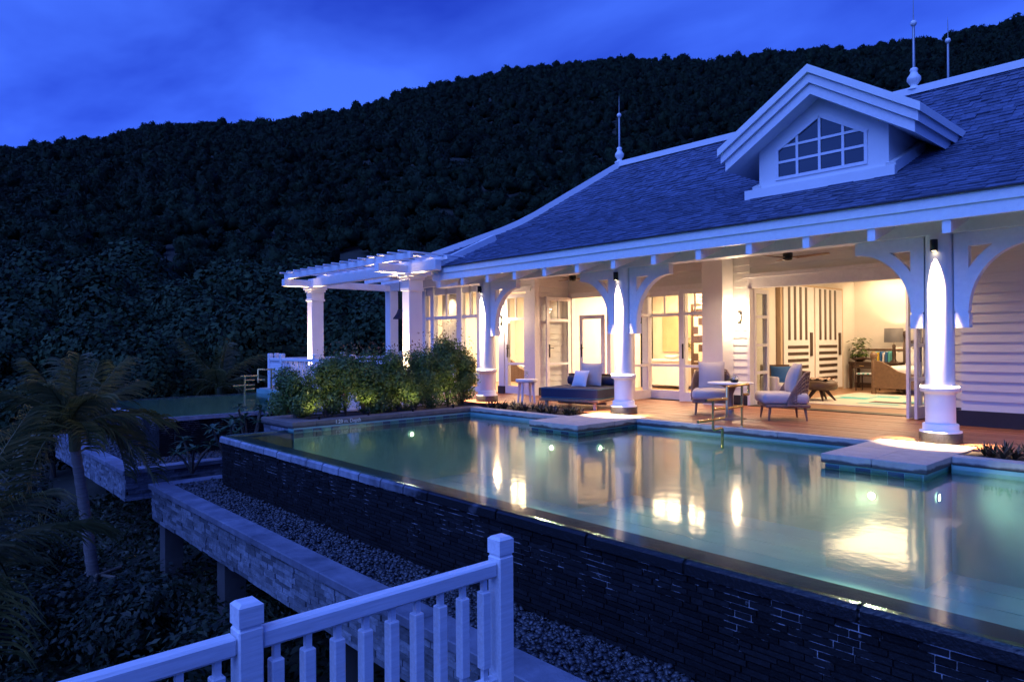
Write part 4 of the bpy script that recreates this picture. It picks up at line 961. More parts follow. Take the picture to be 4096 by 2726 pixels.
hr2, fp2 = rail('brass handrail at the far end of the neighbouring pool', q.x, z6p, [
    ('top_bar', [(1790, 395), (1640, 397), (1640, 515)]), ('post', [(1760, 395), (1760, 640)]), ('middle_bar', [(1640, 490), (1700, 487)]), ('lower_bar', [(1480, 457), (1640, 452)]), ('post', [(1520, 455), (1520, 625)]),
    ('short_bar', [(1520, 494), (1608, 490)]), ('long_bar', [(1415, 545), (1608, 534)]), ('short_bar', [(1520, 577), (1608, 570)]), ('upper_bar', [(1760, 432), (1850, 428)])], .028, (1760, 640))
# ------------------------------------------------------------------ lamps on the house
def column_spot(x, y, z, label, power, floor_y=None):
    t = thing('column_spotlight', label, 'spotlight', (x, y, z))
    add('lamp_body', MB().lathe([(.005, .15), (.042, .15), (.045, .14), (.045, .0), (.038, -.0), (.036, .02)], (x, y, z), 18), 'black', t)
    add('bracket_arm', MB().box(x-.016, x+.016, y+.03, y+.09, z+.05, z+.1), 'black', t)
    add('lens', MB().lathe([(.0, .004), (.034, .004)], (x, y, z), 16, cap=False), 'bulb', t)
    spot('lamp_light', (x, y-.0, z-.012), (x, y+.03, z-2), power, 37, 1.0, (1, .68, .38), .022, t)
for x, pos in zip(CX, ('near right porch column', 'middle porch column', 'far left porch column behind the hedge')): column_spot(x, 10.34-.208, 2.50, 'black downlight at the top of the '+pos, 7500)
def uplight(x, y, label, power):
    t = thing('ground_uplight', label, 'spotlight', (x, y, .0))
    add('lamp_body', MB().lathe([(.06, 0), (.06, .1), (.05, .11), (.045, .1)], (x, y, .0), 16), 'black', t); add('lens', MB().lathe([(0, .1), (.045, .1)], (x, y, .0), 16, cap=False), 'bulb', t)
    spot('lamp_light', (x, y, .125), (x, y+.02, 3), power, 34, .8, (1, .68, .36), .03, t)
for x, pos in ((-19.0, 'left pergola post'), (-13.95, 'right pergola post beside the villa')): uplight(x, 9.37-.30, 'ground lamp shining up the '+pos, 3600)
# unseen lamps added in the porch ceiling to warm deck and siding
for i, x in enumerate((-.6, -4.4, -7.2, -10.2)):
    t = thing('added_downlight', ('added downlight in the porch ceiling at the right end', 'added downlight in the porch ceiling before the bedroom opening', 'added downlight in the porch ceiling before the pillar', 'added downlight in the porch ceiling above the daybed')[i], 'downlight', (x, 11.9, 3.262))
    add('trim', MB().lathe([(.07, 0), (.07, -.006), (.05, -.008), (.05, -.001)], (x, 11.9, 3.268), 18), 'white', t); add('lens', MB().lathe([(0, -.003), (.05, -.003)], (x, 11.9, 3.268), 16, cap=False), 'bulb', t)
    spot('lamp_light', (x, 11.9, 3.25), (x, 11.9, 0), 280, 120, .9, (1, .68, .40), .05, t)
def sconce(x, y, z, label, power):
    t = thing('wall_sconce', label, 'wall lamp', (x, y, z))
    add('backplate', MB().box(x-.04, x+.04, y-.001, y+.02, z-.12, z+.12), 'black', t); add('lit_globe', MB().lathe([(.0, -.08), (.035, -.07), (.05, -.02), (.05, .05), (.03, .09), (0, .1)], (x, y-.06, z), 16), 'bulb', t)
    point('lamp_light', (x, y-.17, z), power, .05, (1, .68, .40), t)
sconce(-13.88, 12.14, 1.93, 'glowing wall lamp on the pier beside the left glass door', 90)
sconce(-7.66, 13.40, 1.84, 'glowing wall lamp on the siding between pillar and folded doors', 90)
# underwater lamps
def pool_lamp(p, d, power, label, ang=55):
    p = Vector(p); d = Vector(d); t = thing('pool_light', label, 'pool light', p)
    u = Vector((0, 0, 1)); a_ = d.cross(u)
    rim = MB(); n = 16; vs = []
    for rr_, k_ in ((.055, 0), (.055, .012), (.04, .016)): vs += [p + (a_*math.cos(2*math.pi*i/n) + u*math.sin(2*math.pi*i/n))*rr_ + d*k_ for i in range(n)]
    fs = [(r_*n+i, r_*n+(i+1) % n, (r_+1)*n+(i+1) % n, (r_+1)*n+i) for r_ in range(2) for i in range(n)]; rim.add(vs, fs, True); add('rim', rim, 'steel', t)
    add('lens', MB().add(vs[2*n:], [tuple(range(n))]), 'poollamp', t)
    spot('lamp_light', p + d*.05, p + d*2 + Vector((0, 0, -.10)), power, ang, 1.0, (1, .86, .55), .08, t)
ZL = -.42
pool_lamp((-8.2, 8.30, ZL), (0, -1, 0), 380, 'lit underwater lamp under the front of the middle stone platform', 150); pool_lamp((-3.12, 8.32, ZL), (0, -1, 0), 480, 'lit underwater lamp under the front of the near stone platform', 150)
pool_lamp((-7.63, 8.85, ZL), (1, 0, 0), 120, 'lit underwater lamp in the right side of the middle platform', 130); pool_lamp((-2.58, 8.75, ZL), (1, 0, 0), 55, 'lit underwater lamp in the right side of the near platform', 130)
pool_lamp((-11.355, 7.6, ZL), (1, 0, 0), 80, 'lit underwater lamp in the planter side of the villa pool', 110)
pool_lamp((-15.8, 8.4, ZL), (-1, 0, 0), 80, 'lit underwater lamp in the neighbouring pool below its handrail', 110)
# ------------------------------------------------------------------ ceiling fans
def fan(x, y, z, rz, label):
    t = thing('ceiling_fan', label, 'ceiling fan', (x, y, z), rz)
    add('motor_housing', MB().lathe([(.02, -.07), (.075, -.06), (.085, -.02), (.085, .06), (.05, .08), (.02, .085)], n=20), 'black', t, local=True); add('down_rod', MB().lathe([(.014, .08), (.014, .42), (.05, .43)], n=10), 'black', t, local=True)
    for k_ in range(3):
        a_ = k_*2*math.pi/3; c_, s_ = math.cos(a_), math.sin(a_); m_ = MB()
        P_ = [(.07, -.02, .0), (.16, -.05, -.005), (.68, -.07, .012), (.70, .02, .0), (.16, .045, -.03), (.07, .02, -.01)]
        Q_ = [(p[0]*c_-p[1]*s_, p[0]*s_+p[1]*c_, p[2]) for p in P_]; m_.add(Q_ + [(a0, b0, c0-.008) for a0, b0, c0 in Q_], [(0, 1, 2, 3, 4, 5), (11, 10, 9, 8, 7, 6)] + [(i, (i+1) % 6, 6+(i+1) % 6, 6+i) for i in range(6)])
        add('blade', m_, 'teak', t, local=True)
fan(-5.85, 11.9, 2.84, R(12), 'brown three blade ceiling fan near the bedroom opening'); fan(-11.05, 11.9, 2.84, R(40), 'brown three blade ceiling fan above the daybed')
# ------------------------------------------------------------------ furniture on the deck
def cushion(w_, d_, h_, n=10, pinch=.06, flat=False):
    """soft pillow, centred, lying flat"""
    vs = []; fs = []
    for s_ in (1, -1):
        for i in range(n+1):
            for j in range(n+1):
                u, v = i/n*2-1, j/n*2-1
                e = (1-abs(u)**4)*(1-abs(v)**4) if flat else (1-u*u)**.55*(1-v*v)**.55
                k_ = 1-pinch*(1-min(1, e*1.4))*0 - pinch*((1-u*u)*abs(v)**3+(1-v*v)*abs(u)**3)
                vs.append((u*w_/2*k_, v*d_/2*k_, s_*h_/2*e))
    m1 = (n+1)**2
    for s_ in (0, 1):
        for i in range(n):
            for j in range(n):
                q_ = (s_*m1+i*(n+1)+j, s_*m1+(i+1)*(n+1)+j, s_*m1+(i+1)*(n+1)+j+1, s_*m1+i*(n+1)+j+1); fs.append(q_ if s_ == 0 else q_[::-1])
    return MB().add(vs, fs, True)
def roundbox(w_, d_, h_, r_=.05, n=5, bulge=0):
    """rounded slab standing on z=0"""
    pr = [(-.0, 0)]; vs = []; fs = []
    prof = [(r_*(1-math.cos(t)), r_-r_*math.sin(t)) for t in [i/n*math.pi/2 for i in range(n+1)]]
    loops = [(ins, z) for ins, z in [(r_-r_*math.sin(i/n*math.pi/2), r_-r_*math.cos(i/n*math.pi/2)) for i in range(n+1)]] + [(r_-r_*math.cos(i/n*math.pi/2), h_-r_+r_*math.sin(i/n*math.pi/2)) for i in range(n+1)]
    cr_ = max(r_, .04); k_ = 6
    for ins, z in loops:
        for cx_, cy_, a0 in ((w_/2-cr_, d_/2-cr_, 0), (-w_/2+cr_, d_/2-cr_, 90), (-w_/2+cr_, -d_/2+cr_, 180), (w_/2-cr_, -d_/2+cr_, 270)):
            for i in range(k_): a_ = R(a0+90*i/(k_-1)); vs.append((cx_+(cr_-ins)*math.cos(a_), cy_+(cr_-ins)*math.sin(a_), z))
    m_ = k_*4
    for l_ in range(len(loops)-1):
        for i in range(m_): fs.append((l_*m_+i, l_*m_+(i+1) % m_, (l_+1)*m_+(i+1) % m_, (l_+1)*m_+i))
    mb = MB().add(vs, fs, True); top = vs[-m_:]; c = (0, 0, h_+bulge); mb.add(top+[c], [(i, (i+1) % m_, m_) for i in range(m_)], True); mb.add(vs[:m_], [tuple(range(m_))[::-1]]); return mb
def place(name, mb, m, t, loc=(0, 0, 0), rot=(0, 0, 0)):
    o = add(name, mb, m, t, local=True); o.location = loc; o.rotation_euler = rot; return o
# daybed: front edge along local x, back at +y
th = R(14); FRc = Vector((-8.97, 10.36, 0)); ax = Vector((math.cos(th), math.sin(th), 0)); ay = Vector((-math.sin(th), math.cos(th), 0)); Wd, Dd = 1.32, 1.15
db = thing('daybed', 'navy blue outdoor daybed with timber frame behind the middle column', 'daybed', FRc - ax*(Wd/2) + ay*(Dd/2), th)
f_ = MB(); f_.bbox(-Wd/2-.02, Wd/2+.02, -Dd/2-.02, Dd/2+.02, .15, .205, .008); place('frame', f_, 'teak', db)
for sx in (-1, 1):
    for sy in (-1, 1): place('leg', MB().bbox(sx*(Wd/2-.1)-.03, sx*(Wd/2-.1)+.03, sy*(Dd/2-.08)-.03, sy*(Dd/2-.08)+.03, 0, .15, .004), 'palewood', db)
place('stretcher', MB().bbox(-Wd/2+.1, Wd/2-.1, -.03, .03, .06, .11, .004), 'palewood', db)
ms = place('mattress', roundbox(Wd, Dd, .215, .03, bulge=.01), 'navy', db, (0, 0, .206))
for z in (.018, .2): 
    e = .004; r0 = [(-Wd/2-e, -Dd/2+.03, z), (-Wd/2+.03, -Dd/2-e, z), (Wd/2-.03, -Dd/2-e, z), (Wd/2+e, -Dd/2+.03, z), (Wd/2+e, Dd/2-.03, z)]; add('piping', MB().tube(r0, .006, 5), 'navypipe', ms, local=True)
b_ = MB(); b_.bbox(-Wd/2+.05, Wd/2-.02, Dd/2-.05, Dd/2-.0, .62, .67, .006)
for i in range(11): x = -Wd/2+.1+i*(Wd-.2)/10; b_.box(x-.012, x+.012, Dd/2-.04, Dd/2-.015, .2, .62)
place('back_rail', b_, 'darkwood', db)
bo = place('bolster', MB().lathe([(.0, -.56), (.06, -.56), (.095, -.545), (.1, -.52), (.1, .52), (.095, .545), (.06, .56), (0, .56)], n=20), 'navy', db, (.02, Dd/2-.16, .53), (0, R(90), 0))
add('piping', MB().lathe([(.094, .543), (.102, .548), (.098, .556)], n=20, cap=False), 'navypipe', bo, local=True)
def toss(name, label, m, s_, loc, rx, rz, t_=.14):
    o = add(name, cushion(s_, s_, t_), m); o.location = loc; o.rotation_euler = (rx, 0, rz); tag(o, label, 'cushion'); return o
p_ = db.location; W3 = lambda x, y, z: Vector(p_) + ax*x + ay*y + Vector((0, 0, z))
toss('cushion', 'large beige cushion leaning against the daybed bolster', 'linen', .50, W3(.12, .2, .675), R(72), th+R(4), .17); toss('cushion', 'small white cushion in front of the beige one on the daybed', 'linen_w', .36, W3(-.02, -.02, .595), R(66), th+R(-6), .13)
# white side table with a jar of flowers
st_ = thing('side_table', 'small round white side table left of the daybed', 'table', (-11.33, 10.66, 0))
add('table_top', MB().lathe([(.0, .455), (.22, .455), (.245, .465), (.245, .52), (.235, .53), (0, .53)], (-11.33, 10.66, 0), 32), 'plaster_t', st_)
for k_ in range(4):
    a_ = R(20+90*k_); x, y = -11.33+math.cos(a_)*.18, 10.66+math.sin(a_)*.18; add('leg', MB().tube([(x-.02*math.cos(a_), y, .46), (x, y, .3), (x+.03*math.cos(a_), y+.03*math.sin(a_), 0)], [.038, .03, .022], 10), 'plaster_t', st_)
def sprig(mb, c, n, h, sp, size, up=.5, s=1):
    P = np.array([(c[0]+random.gauss(0, sp), c[1]+random.gauss(0, sp), c[2]+random.random()*h) for _ in range(n)]); Nn = P-np.array(c)+np.array([0, 0, up*.1])+rng.normal(size=P.shape)*.03
    V, F_ = leaf_quads(P, Nn, rng.uniform(.6, 1.2, n)*size, .5); mb.add(V.tolist(), F_.tolist()); return mb
jar = thing('flower_jar', 'tiny glass jar with green sprig on the white side table', 'vase', (-11.33, 10.66, .531))
add('jar', MB().lathe([(.03, 0), (.035, .03), (.035, .07), (.028, .08)], (-11.33, 10.66, .531), 14), 'glass', jar); add('sprig', sprig(MB(), (-11.33, 10.66, .60), 60, .12, .025, .035), 'leaf', jar)
# lounge chairs (local: faces +x)
def lounge(loc, rz, label):
    t = thing('lounge_chair', label, 'armchair', loc, rz, 'lounge chairs on the deck')
    for sx, sy in ((1, 1), (1, -1), (-1, 1), (-1, -1)): place('leg', MB().tube([(sx*.28, sy*.27, .24), (sx*.31, sy*.29, 0)], [.026, .014], 8), 'teak', t)
    place('seat_frame', roundbox(.72, .70, .06, .02), 'teak', t, (0, 0, .22))
    place('seat_cushion', roundbox(.76, .70, .19, .075, bulge=.02), 'linen', t, (.03, 0, .275))
    # curved wicker back shell with square perforations, woven strips
    m_ = MB(); n = 16; hs_ = [.27, .33, .39, .45, .51, .57, .63, .69, .75, .80]
    def sh(a_, z, r_): 
        k_ = max(0, math.cos(a_)); return (-.02-.36*math.cos(a_)*1.0-.10*(z-.3)*k_, .365*math.sin(a_)*(1 if abs(a_) < 1.2 else 1), z)
    A = [R(-97+194*i/n) for i in range(n+1)]
    zt = lambda a_: .32+.49*min(1, max(0, (math.cos(a_)+.12)/.8))**.8
    for i, a_ in enumerate(A): m_.tube([sh(a_, z, 0) for z in np.linspace(.26, zt(a_), 6)], .009, 4)
    for fr in np.linspace(0, 1, 9): m_.tube([sh(a_, .26+(zt(a_)-.26)*fr, 0) for a_ in A], .010 if 0 < fr < 1 else .018, 4)
    place('back_shell', m_, 'wicker', t)
    lm = MB(); vs = []; k2 = len(A)
    for a_ in A:
        for fr in (0, .5, 1): v = sh(a_, .27+(zt(a_)-.29)*fr, 0); vs.append((v[0]*.955+.005, v[1]*.955, v[2]))
    lm.add(vs, [(i*3+j, (i+1)*3+j, (i+1)*3+j+1, i*3+j+1) for i in range(k2-1) for j in range(2)], True); place('back_lining', lm, 'wicker', t)
    place('back_cushion', cushion(.56, .48, .22, pinch=.04), 'linen', t, (-.17, 0, .69), (0, R(74), 0))
    return t
lounge((-7.10, 11.42, 0), R(-58), 'beige lounge chair facing the pool left of the round table'); lounge((-5.74, 11.47, 0), R(221), 'beige lounge chair with woven back, right of the round table')
tb = thing('pedestal_table', 'round pedestal table between the two lounge chairs', 'table', (-6.42, 10.92, 0))
add('table_top', MB().lathe([(0, .585), (.3, .59), (.385, .61), (.39, .618), (.385, .628), (0, .63)], (-6.42, 10.92, 0), 40), 'plaster_t', tb)
add('pedestal', MB().lathe([(.26, 0), (.26, .012), (.2, .03), (.07, .08), (.045, .2), (.045, .42), (.09, .54), (.2, .586)], (-6.42, 10.92, 0), 28), 'teak', tb)
pt = thing('potted_flower', 'black bowl of small white flowers on the round table', 'plant', (-6.36, 10.95, .631))
add('bowl', MB().lathe([(.05, 0), (.07, .02), (.07, .05), (.06, .055), (.0, .045)], (-6.36, 10.95, .631), 18), 'black', pt); add('flowers', sprig(MB(), (-6.36, 10.95, .69), 36, .09, .035, .05), 'petal', pt); add('leaves', sprig(MB(), (-6.36, 10.95, .67), 50, .08, .04, .045), 'leaf', pt)
# ------------------------------------------------------------------ bedroom
def bed(loc, rz, label, sc_=1):
    t = thing('bed', label, 'bed', loc, rz)          # local: foot at -x, head at +x
    def board(x, prof, th_=.06):
        return MB().prism(prof, 'x', x, x+th_)
    for sy in (-1, 1):
        side = [(-1.05, .18), (1.05, .18), (1.05, .46), (-1.05, .46)]
        m_ = MB().prism(side, 'y', sy*.9-.03, sy*.9+.03); place('side_rail', m_, 'brownwood', t)
        po = place('post', MB().lathe([(.06, 0), (.07, .06), (.05, .1), (.055, .14), (.055, .84), (.04, .86), (.075, .9), (.09, .96), (.07, 1.02), (.02, 1.05)], (-1.08, sy*.9, 0), 16), 'brownwood', t)
        place('post', MB().lathe([(.06, 0), (.055, .14), (.055, 1.36), (.035, 1.39), (.07, 1.44), (.085, 1.5), (.06, 1.56), (.02, 1.58)], (1.08, sy*.9, 0), 16), 'darkwood', t)
    place('footboard', MB().prism([(-.87, .16), (.87, .16), (.87, .84), (.74, .82), (.55, .72), (.35, .58), (.15, .52), (-.15, .52), (-.35, .58), (-.55, .72), (-.74, .82), (-.87, .84)], 'x', -1.13, -1.05), 'brownwood', t)
    place('headboard', MB().prism([(-.87, .2), (.87, .2), (.87, 1.28), (.4, 1.42), (-.4, 1.42), (-.87, 1.28)], 'x', 1.05, 1.11), 'darkwood', t)
    place('mattress', roundbox(2.04, 1.7, .46, .08, bulge=.02), 'linen_w', t, (0, 0, .22))
    for sy in (-.42, .42): place('pillow', cushion(.5, .72, .22), 'linen_w', t, (.82, sy, .95), (0, R(-68), 0)); place('pillow', cushion(.4, .6, .2), 'linen_w', t, (.62, sy, .86), (0, R(-55), 0))
    return t
bed((-5.82, 19.18, .006), R(90), 'large brown wooden bed with white bedding in the main bedroom')
dkx = thing('writing_desk', 'dark wooden desk against the back wall of the main bedroom', 'desk', (-7.3, 20.2, .006))
add('desk_top', MB().bbox(-8.05, -6.75, 19.88, 20.5, .70, .745, .006), 'darkwood', dkx); add('drawer_front', MB().bbox(-7.95, -7.45, 19.90, 20.45, .57, .70, .004), 'darkwood', dkx); add('drawer_front', MB().bbox(-7.4, -6.8, 19.90, 20.45, .57, .70, .004), 'darkwood', dkx)
for x in (-8.0, -6.8):
    for y in (19.92, 20.45): add('leg', MB().box(x-.03, x+.03, y-.03, y+.03, 0.006, .70), 'darkwood', dkx)
for x in (-7.7, -7.0): add('knob', MB().box(x-.06, x+.06, 19.88, 19.9, .63, .645), 'brass', dkx)
dc = thing('desk_chair', 'dark wooden chair with striped seat pushed to the desk', 'chair', (-7.35, 19.35, .006))
add('seat', MB().bbox(-7.58, -7.1, 19.12, 19.58, .40, .44, .01), 'darkwood', dc); 
for i in range(8): add('seat_stripe', MB().box(-7.57+i*.058, -7.57+i*.058+.058, 19.13, 19.57, .441, .475), 'teal' if i % 2 else 'linen_w', dc)
for x in (-7.56, -7.12):
    for y in (19.14, 19.56): add('leg', MB().tube([(x, y, .006), (x, y, .41 if y > 19.4 else .84)], .018, 8), 'darkwood', dc)
add('back_rail', MB().tube([(-7.58, 19.12, .84), (-7.34, 19.09, .88), (-7.1, 19.12, .84)], .026, 8), 'darkwood', dc); add('back_rail', MB().tube([(-7.56, 19.14, .62), (-7.12, 19.14, .62)], .016, 8), 'darkwood', dc); add('stretcher', MB().tube([(-7.56, 19.35, .18), (-7.12, 19.35, .18)], .012, 6), 'darkwood', dc)
fl = thing('flower_arrangement', 'large bouquet of white lilies in a bowl on the desk', 'flowers', (-7.86, 20.15, .747))
add('bowl', MB().lathe([(.06, 0), (.12, .03), (.2, .08), (.22, .11), (.2, .11)], (-7.86, 20.15, .747), 20), 'darkwood', fl); add('foliage', sprig(MB(), (-7.86, 20.15, .85), 260, .55, .11, .13), 'leaf', fl); add('lilies', sprig(MB(), (-7.86, 20.1, .9), 90, .5, .09, .14), 'petal', fl, kind='stuff')
lx, ly = -6.98, 20.2
lp = thing('table_lamp', 'table lamp with grey drum shade standing on the desk', 'lamp', (lx, ly, .745))
add('base', MB().box(lx-.08, lx+.08, ly-.08, ly+.08, .746, .77).lathe([(.07, .77), (.045, .83), (.05, .95), (.04, 1.1), (.045, 1.2), (.012, 1.24), (.01, 1.34)], (lx, ly, 0), 14), 'darkwood', lp)
add('lamp_shade', MB().lathe([(.235, 1.28), (.24, 1.285), (.23, 1.66), (.225, 1.66)], (lx, ly, 0), 28, cap=False), 'shade', lp); point('lamp_light', (lx, ly, 1.48), 22, .05, (1, .68, .40), lp)
for i, (m_, w_, h_) in enumerate((('yellow', .05, .28), ('teal', .04, .27), ('yellow', .05, .26), ('blue', .04, .28), ('linen_w', .04, .25), ('blue', .05, .27), ('teal', .05, .29))):
    x = -7.55+i*.07; o = add('book', MB().bbox(x, x+w_, 20.18, 20.4, .747, .747+h_, .004), m_)
    tag(o, {0: 'yellow book standing leftmost in the row on the desk', 1: 'teal book beside the leftmost yellow book on the desk', 2: 'yellow book between the teal and blue books on the desk', 3: 'blue book in the middle of the row on the desk', 4: 'white book between two blue books on the desk', 5: 'blue book second from the right end of the desk row', 6: 'teal book at the right end of the row on the desk'}[i], 'book', 'books standing on the desk')
ot = thing('ottoman', 'round brown leather ottoman with splayed legs inside the bedroom', 'ottoman', (-6.9, 15.5, .006))
add('cushion', MB().lathe([(.0, .24), (.3, .24), (.36, .27), (.37, .34), (.35, .42), (.28, .45), (0, .46)], (-6.9, 15.5, .006), 28), 'leather', ot)
for k_ in range(5): a_ = k_*2*math.pi/5+.3; add('leg', MB().tube([(-6.9+.12*math.cos(a_), 15.5+.12*math.sin(a_), .25), (-6.9+.33*math.cos(a_), 15.5+.33*math.sin(a_), .006)], [.045, .018], 8), 'darkwood', ot)
tw = MB(); vs = []; n = 14
for i in range(n+1):
    for j in range(n+1):
        u, v = i/n-.5, j/n-.5; z = .478 + .03*math.sin(u*15)*math.cos(v*11) + random.uniform(0, .02); vs.append((-6.9+u*.5, 15.5+v*.46, z))
tw.add(vs, [(i*(n+1)+j, (i+1)*(n+1)+j, (i+1)*(n+1)+j+1, i*(n+1)+j+1) for i in range(n) for j in range(n)], True)
tag(add('throw_blanket', tw, 'throw'), 'rumpled brown fur throw lying on the round ottoman', 'blanket')
ac = thing('armchair', 'low white and brown armchair with blue cushion inside the bedroom', 'armchair', (-7.35, 14.75, .006), R(-30))
place('seat', roundbox(.7, .7, .22, .06), 'linen_w', ac, (0, 0, .18)); place('back', MB().prism([(-.35, .2), (.35, .2), (.33, .8), (-.33, .8)], 'x', -.42, -.30), 'brownwood', ac); place('arm', roundbox(.62, .1, .36, .04), 'linen_w', ac, (0, .36, .2)); place('arm', roundbox(.62, .1, .36, .04), 'linen_w', ac, (0, -.36, .2))
for sx in (-.28, .28):
    for sy in (-.28, .28): place('leg', MB().tube([(sx, sy, .2), (sx*1.1, sy*1.1, 0)], [.025, .015], 8), 'darkwood', ac)
o = add('cushion', cushion(.42, .42, .14), 'blue'); o.location = (-7.42, 14.72, .60); o.rotation_euler = (R(60), 0, R(30)); tag(o, 'blue cushion on the low armchair just inside the bedroom', 'cushion')
rg = thing('rug', 'cream rug with teal and charcoal rectangles on the bedroom floor', 'rug', (-5.6, 16.2, .006))
add('field', MB().box(-7.2, -3.6, 14.6, 18.4, .007, .02), 'rugcream', rg)
for (x0, x1, y0, y1, m_) in ((-6.9, -6.2, 16.2, 16.8, 'teal'), (-5.9, -4.9, 15.6, 15.95, 'charcoal'), (-5.4, -4.4, 15.95, 16.3, 'teal'), (-4.9, -4.2, 15.2, 15.6, 'charcoal'), (-6.0, -5.2, 15.2, 15.45, 'teal'), (-6.4, -5.8, 17.0, 17.5, 'teal')): add('patch', MB().box(x0, x1, y0, y1, .0205, .024), m_, rg)
# wardrobe doors on the left wall: pale boards with dark inlaid bars
wd = thing('wardrobe', 'pale wardrobe with dark vertical and horizontal inlaid bars in the bedroom', 'wardrobe', (-8.0, 17.6, .006))
add('carcass', MB().box(-8.15, -8.03, 15.95, 19.5, .006, 2.75), 'palewood', wd)
for y0 in (16.05, 17.75):
    d_ = add('door', MB().box(-8.03, -8.0, y0, y0+1.62, .08, 2.7), M['linen_w'], wd)
    for i in range(4): y = y0+.22+i*.3; add('inlay_bar', MB().box(-8.0, -7.99, y, y+.11, 1.36, 2.68), 'darkwood', d_)
    for i in range(7): z = .16+i*.165; add('inlay_bar', MB().box(-8.0, -7.99, y0+.2, y0+1.28, z, z+.075), 'darkwood', d_)
    add('handle', MB().box(-8.0, -7.965, y0+1.38, y0+1.48, .95, 1.55), 'darkwood', d_)
# ------------------------------------------------------------------ bathroom and left bedroom
vn = thing('vanity', 'white bathroom vanity with tan marble panel seen through the open glass doors', 'vanity', (-10.6, 16.6, .004))
add('counter', MB().bbox(-12.4, -11.0, 16.4, 17.15, .78, .84, .008), 'plaster_t', vn); add('cabinet', MB().bbox(-12.35, -11.05, 16.45, 17.15, .1, .78, .008), 'linen_w', vn); add('mirror', MB().box(-12.3, -11.3, 17.14, 17.17, 1.05, 2.2), mat('tan_marble', (.5, .31, .16), .3, var=.2, vscale=2), vn); add('basin', MB().lathe([(.1, .84), (.2, .9), (.22, .95), (.2, .95), (.1, .88)], (-11.7, 16.75, 0), 20), 'plaster_t', vn)  # wall panel over the counter is tan marble, no mirror
bt = thing('bathtub', 'white bathtub behind the fixed glass panel of the bathroom', 'bathtub', (-9.3, 15.6, .004))
add('tub', MB().lathe([(.36, .004), (.42, .1), (.46, .55), (.48, .6), (.44, .6), (.38, .2)], (-9.4, 15.4, 0), 28), 'plaster_t', bt)
sc_ = thing('lattice_screen', 'dark carved lattice screen standing in the bathroom', 'screen', (-10.25, 16.3, .004))
fm = MB(); fm.box(-10.75, -10.70, 16.28, 16.34, .004, 2.3).box(-9.75, -9.70, 16.28, 16.34, .004, 2.3).box(-10.75, -9.7, 16.28, 16.34, 2.3, 2.36); add('frame', fm, 'darkwood', sc_)
for i in range(6):
    for k_ in range(9):
        if (i+k_) % 3 != 1: x = -10.70+i*.163; z = .1+k_*.24; add('lattice_block', MB().box(x+.012, x+.15, 16.29, 16.33, z, z+.2), 'darkwood', sc_)
rp = thing('ring_pendant', 'pendant lamp of stacked pale wooden rings in the bathroom', 'lamp', (-9.6, 15.2, 2.2))
for k_ in range(5): rr_ = .34-.055*k_; add('ring', MB().lathe([(rr_, 0), (rr_, .07), (rr_-.01, .07), (rr_-.01, 0)], (-9.6, 15.2, 2.62-.11*k_), 24, cap=False), 'palewood', rp)
point('lamp_light', (-9.6, 15.2, 2.35), 40, .08, (1, .68, .40), rp)
pb = thing('potted_plant', 'green plant in a vase on the bathroom vanity', 'plant', (-11.2, 16.7, .84)); add('vase', MB().lathe([(.05, 0), (.07, .1), (.04, .2), (.05, .22)], (-11.2, 16.7, .841), 14), 'linen_w', pb); add('foliage', sprig(MB(), (-11.2, 16.7, 1.08), 160, .4, .09, .12), 'leaf', pb)
bed((-14.9, 15.2, .004), R(90), 'dark bed with white pillows in the left bedroom behind glass')
sf_ = MB()
for k_ in range(5):
    a_ = R(90+72*k_); b_ = R(126+72*k_); c_ = R(54+72*k_); sf_.add([(-13.9, 16.47, 1.95), (-13.9+.06*math.cos(b_), 16.48, 1.95+.06*math.sin(b_)), (-13.9+.22*math.cos(a_), 16.49, 1.95+.22*math.sin(a_)), (-13.9+.06*math.cos(c_), 16.48, 1.95+.06*math.sin(c_))], [(0, 1, 2, 3)])
tag(add('starfish_ornament', sf_, 'gold'), 'gold starfish ornament on the wall of the left bedroom', 'ornament')
# curtains behind the left glazing
for i, (x0, x1) in enumerate(((-17.45, -16.35), (-15.75, -14.9))):
    c_ = MB(); vs = []; n = 60
    for j in range(n+1):
        x = x0+(x1-x0)*j/n; y = 12.85+.03*math.sin(j*1.25); vs += [(x, y, .02), (x, y, 2.9)]
    c_.add(vs, [(2*j, 2*j+2, 2*j+3, 2*j+1) for j in range(n)], True); tag(add('curtain', c_, 'curtain'), ('sheer pale curtain behind the leftmost glass panels', 'sheer pale curtain behind the glass nearest the far left column')[i], 'curtain')
# ------------------------------------------------------------------ room lights
area('bedroom_ceiling_light', (-5.4, 17.0, 3.0), 280, 3.0, 3.0, (1, .68, .40)); area('bedroom_wall_washer', (-6.5, 20.1, 2.98), 40, 2.4, .2, (1, .68, .40), (-6.5, 20.6, 1.6)); area('bathroom_ceiling_light', (-10.4, 15.4, 2.9), 560, 2.6, 2.0, (1, .68, .40)); area('left_room_ceiling_light', (-15.5, 14.6, 2.95), 420, 2.5, 2.2, (1, .68, .40))
for i, x in enumerate((-16.9, -15.3)): spot('curtain_washer', (x, 12.55, 2.9), (x, 12.85, 1.6), 160, 80, .8, (1, .68, .40), .05)
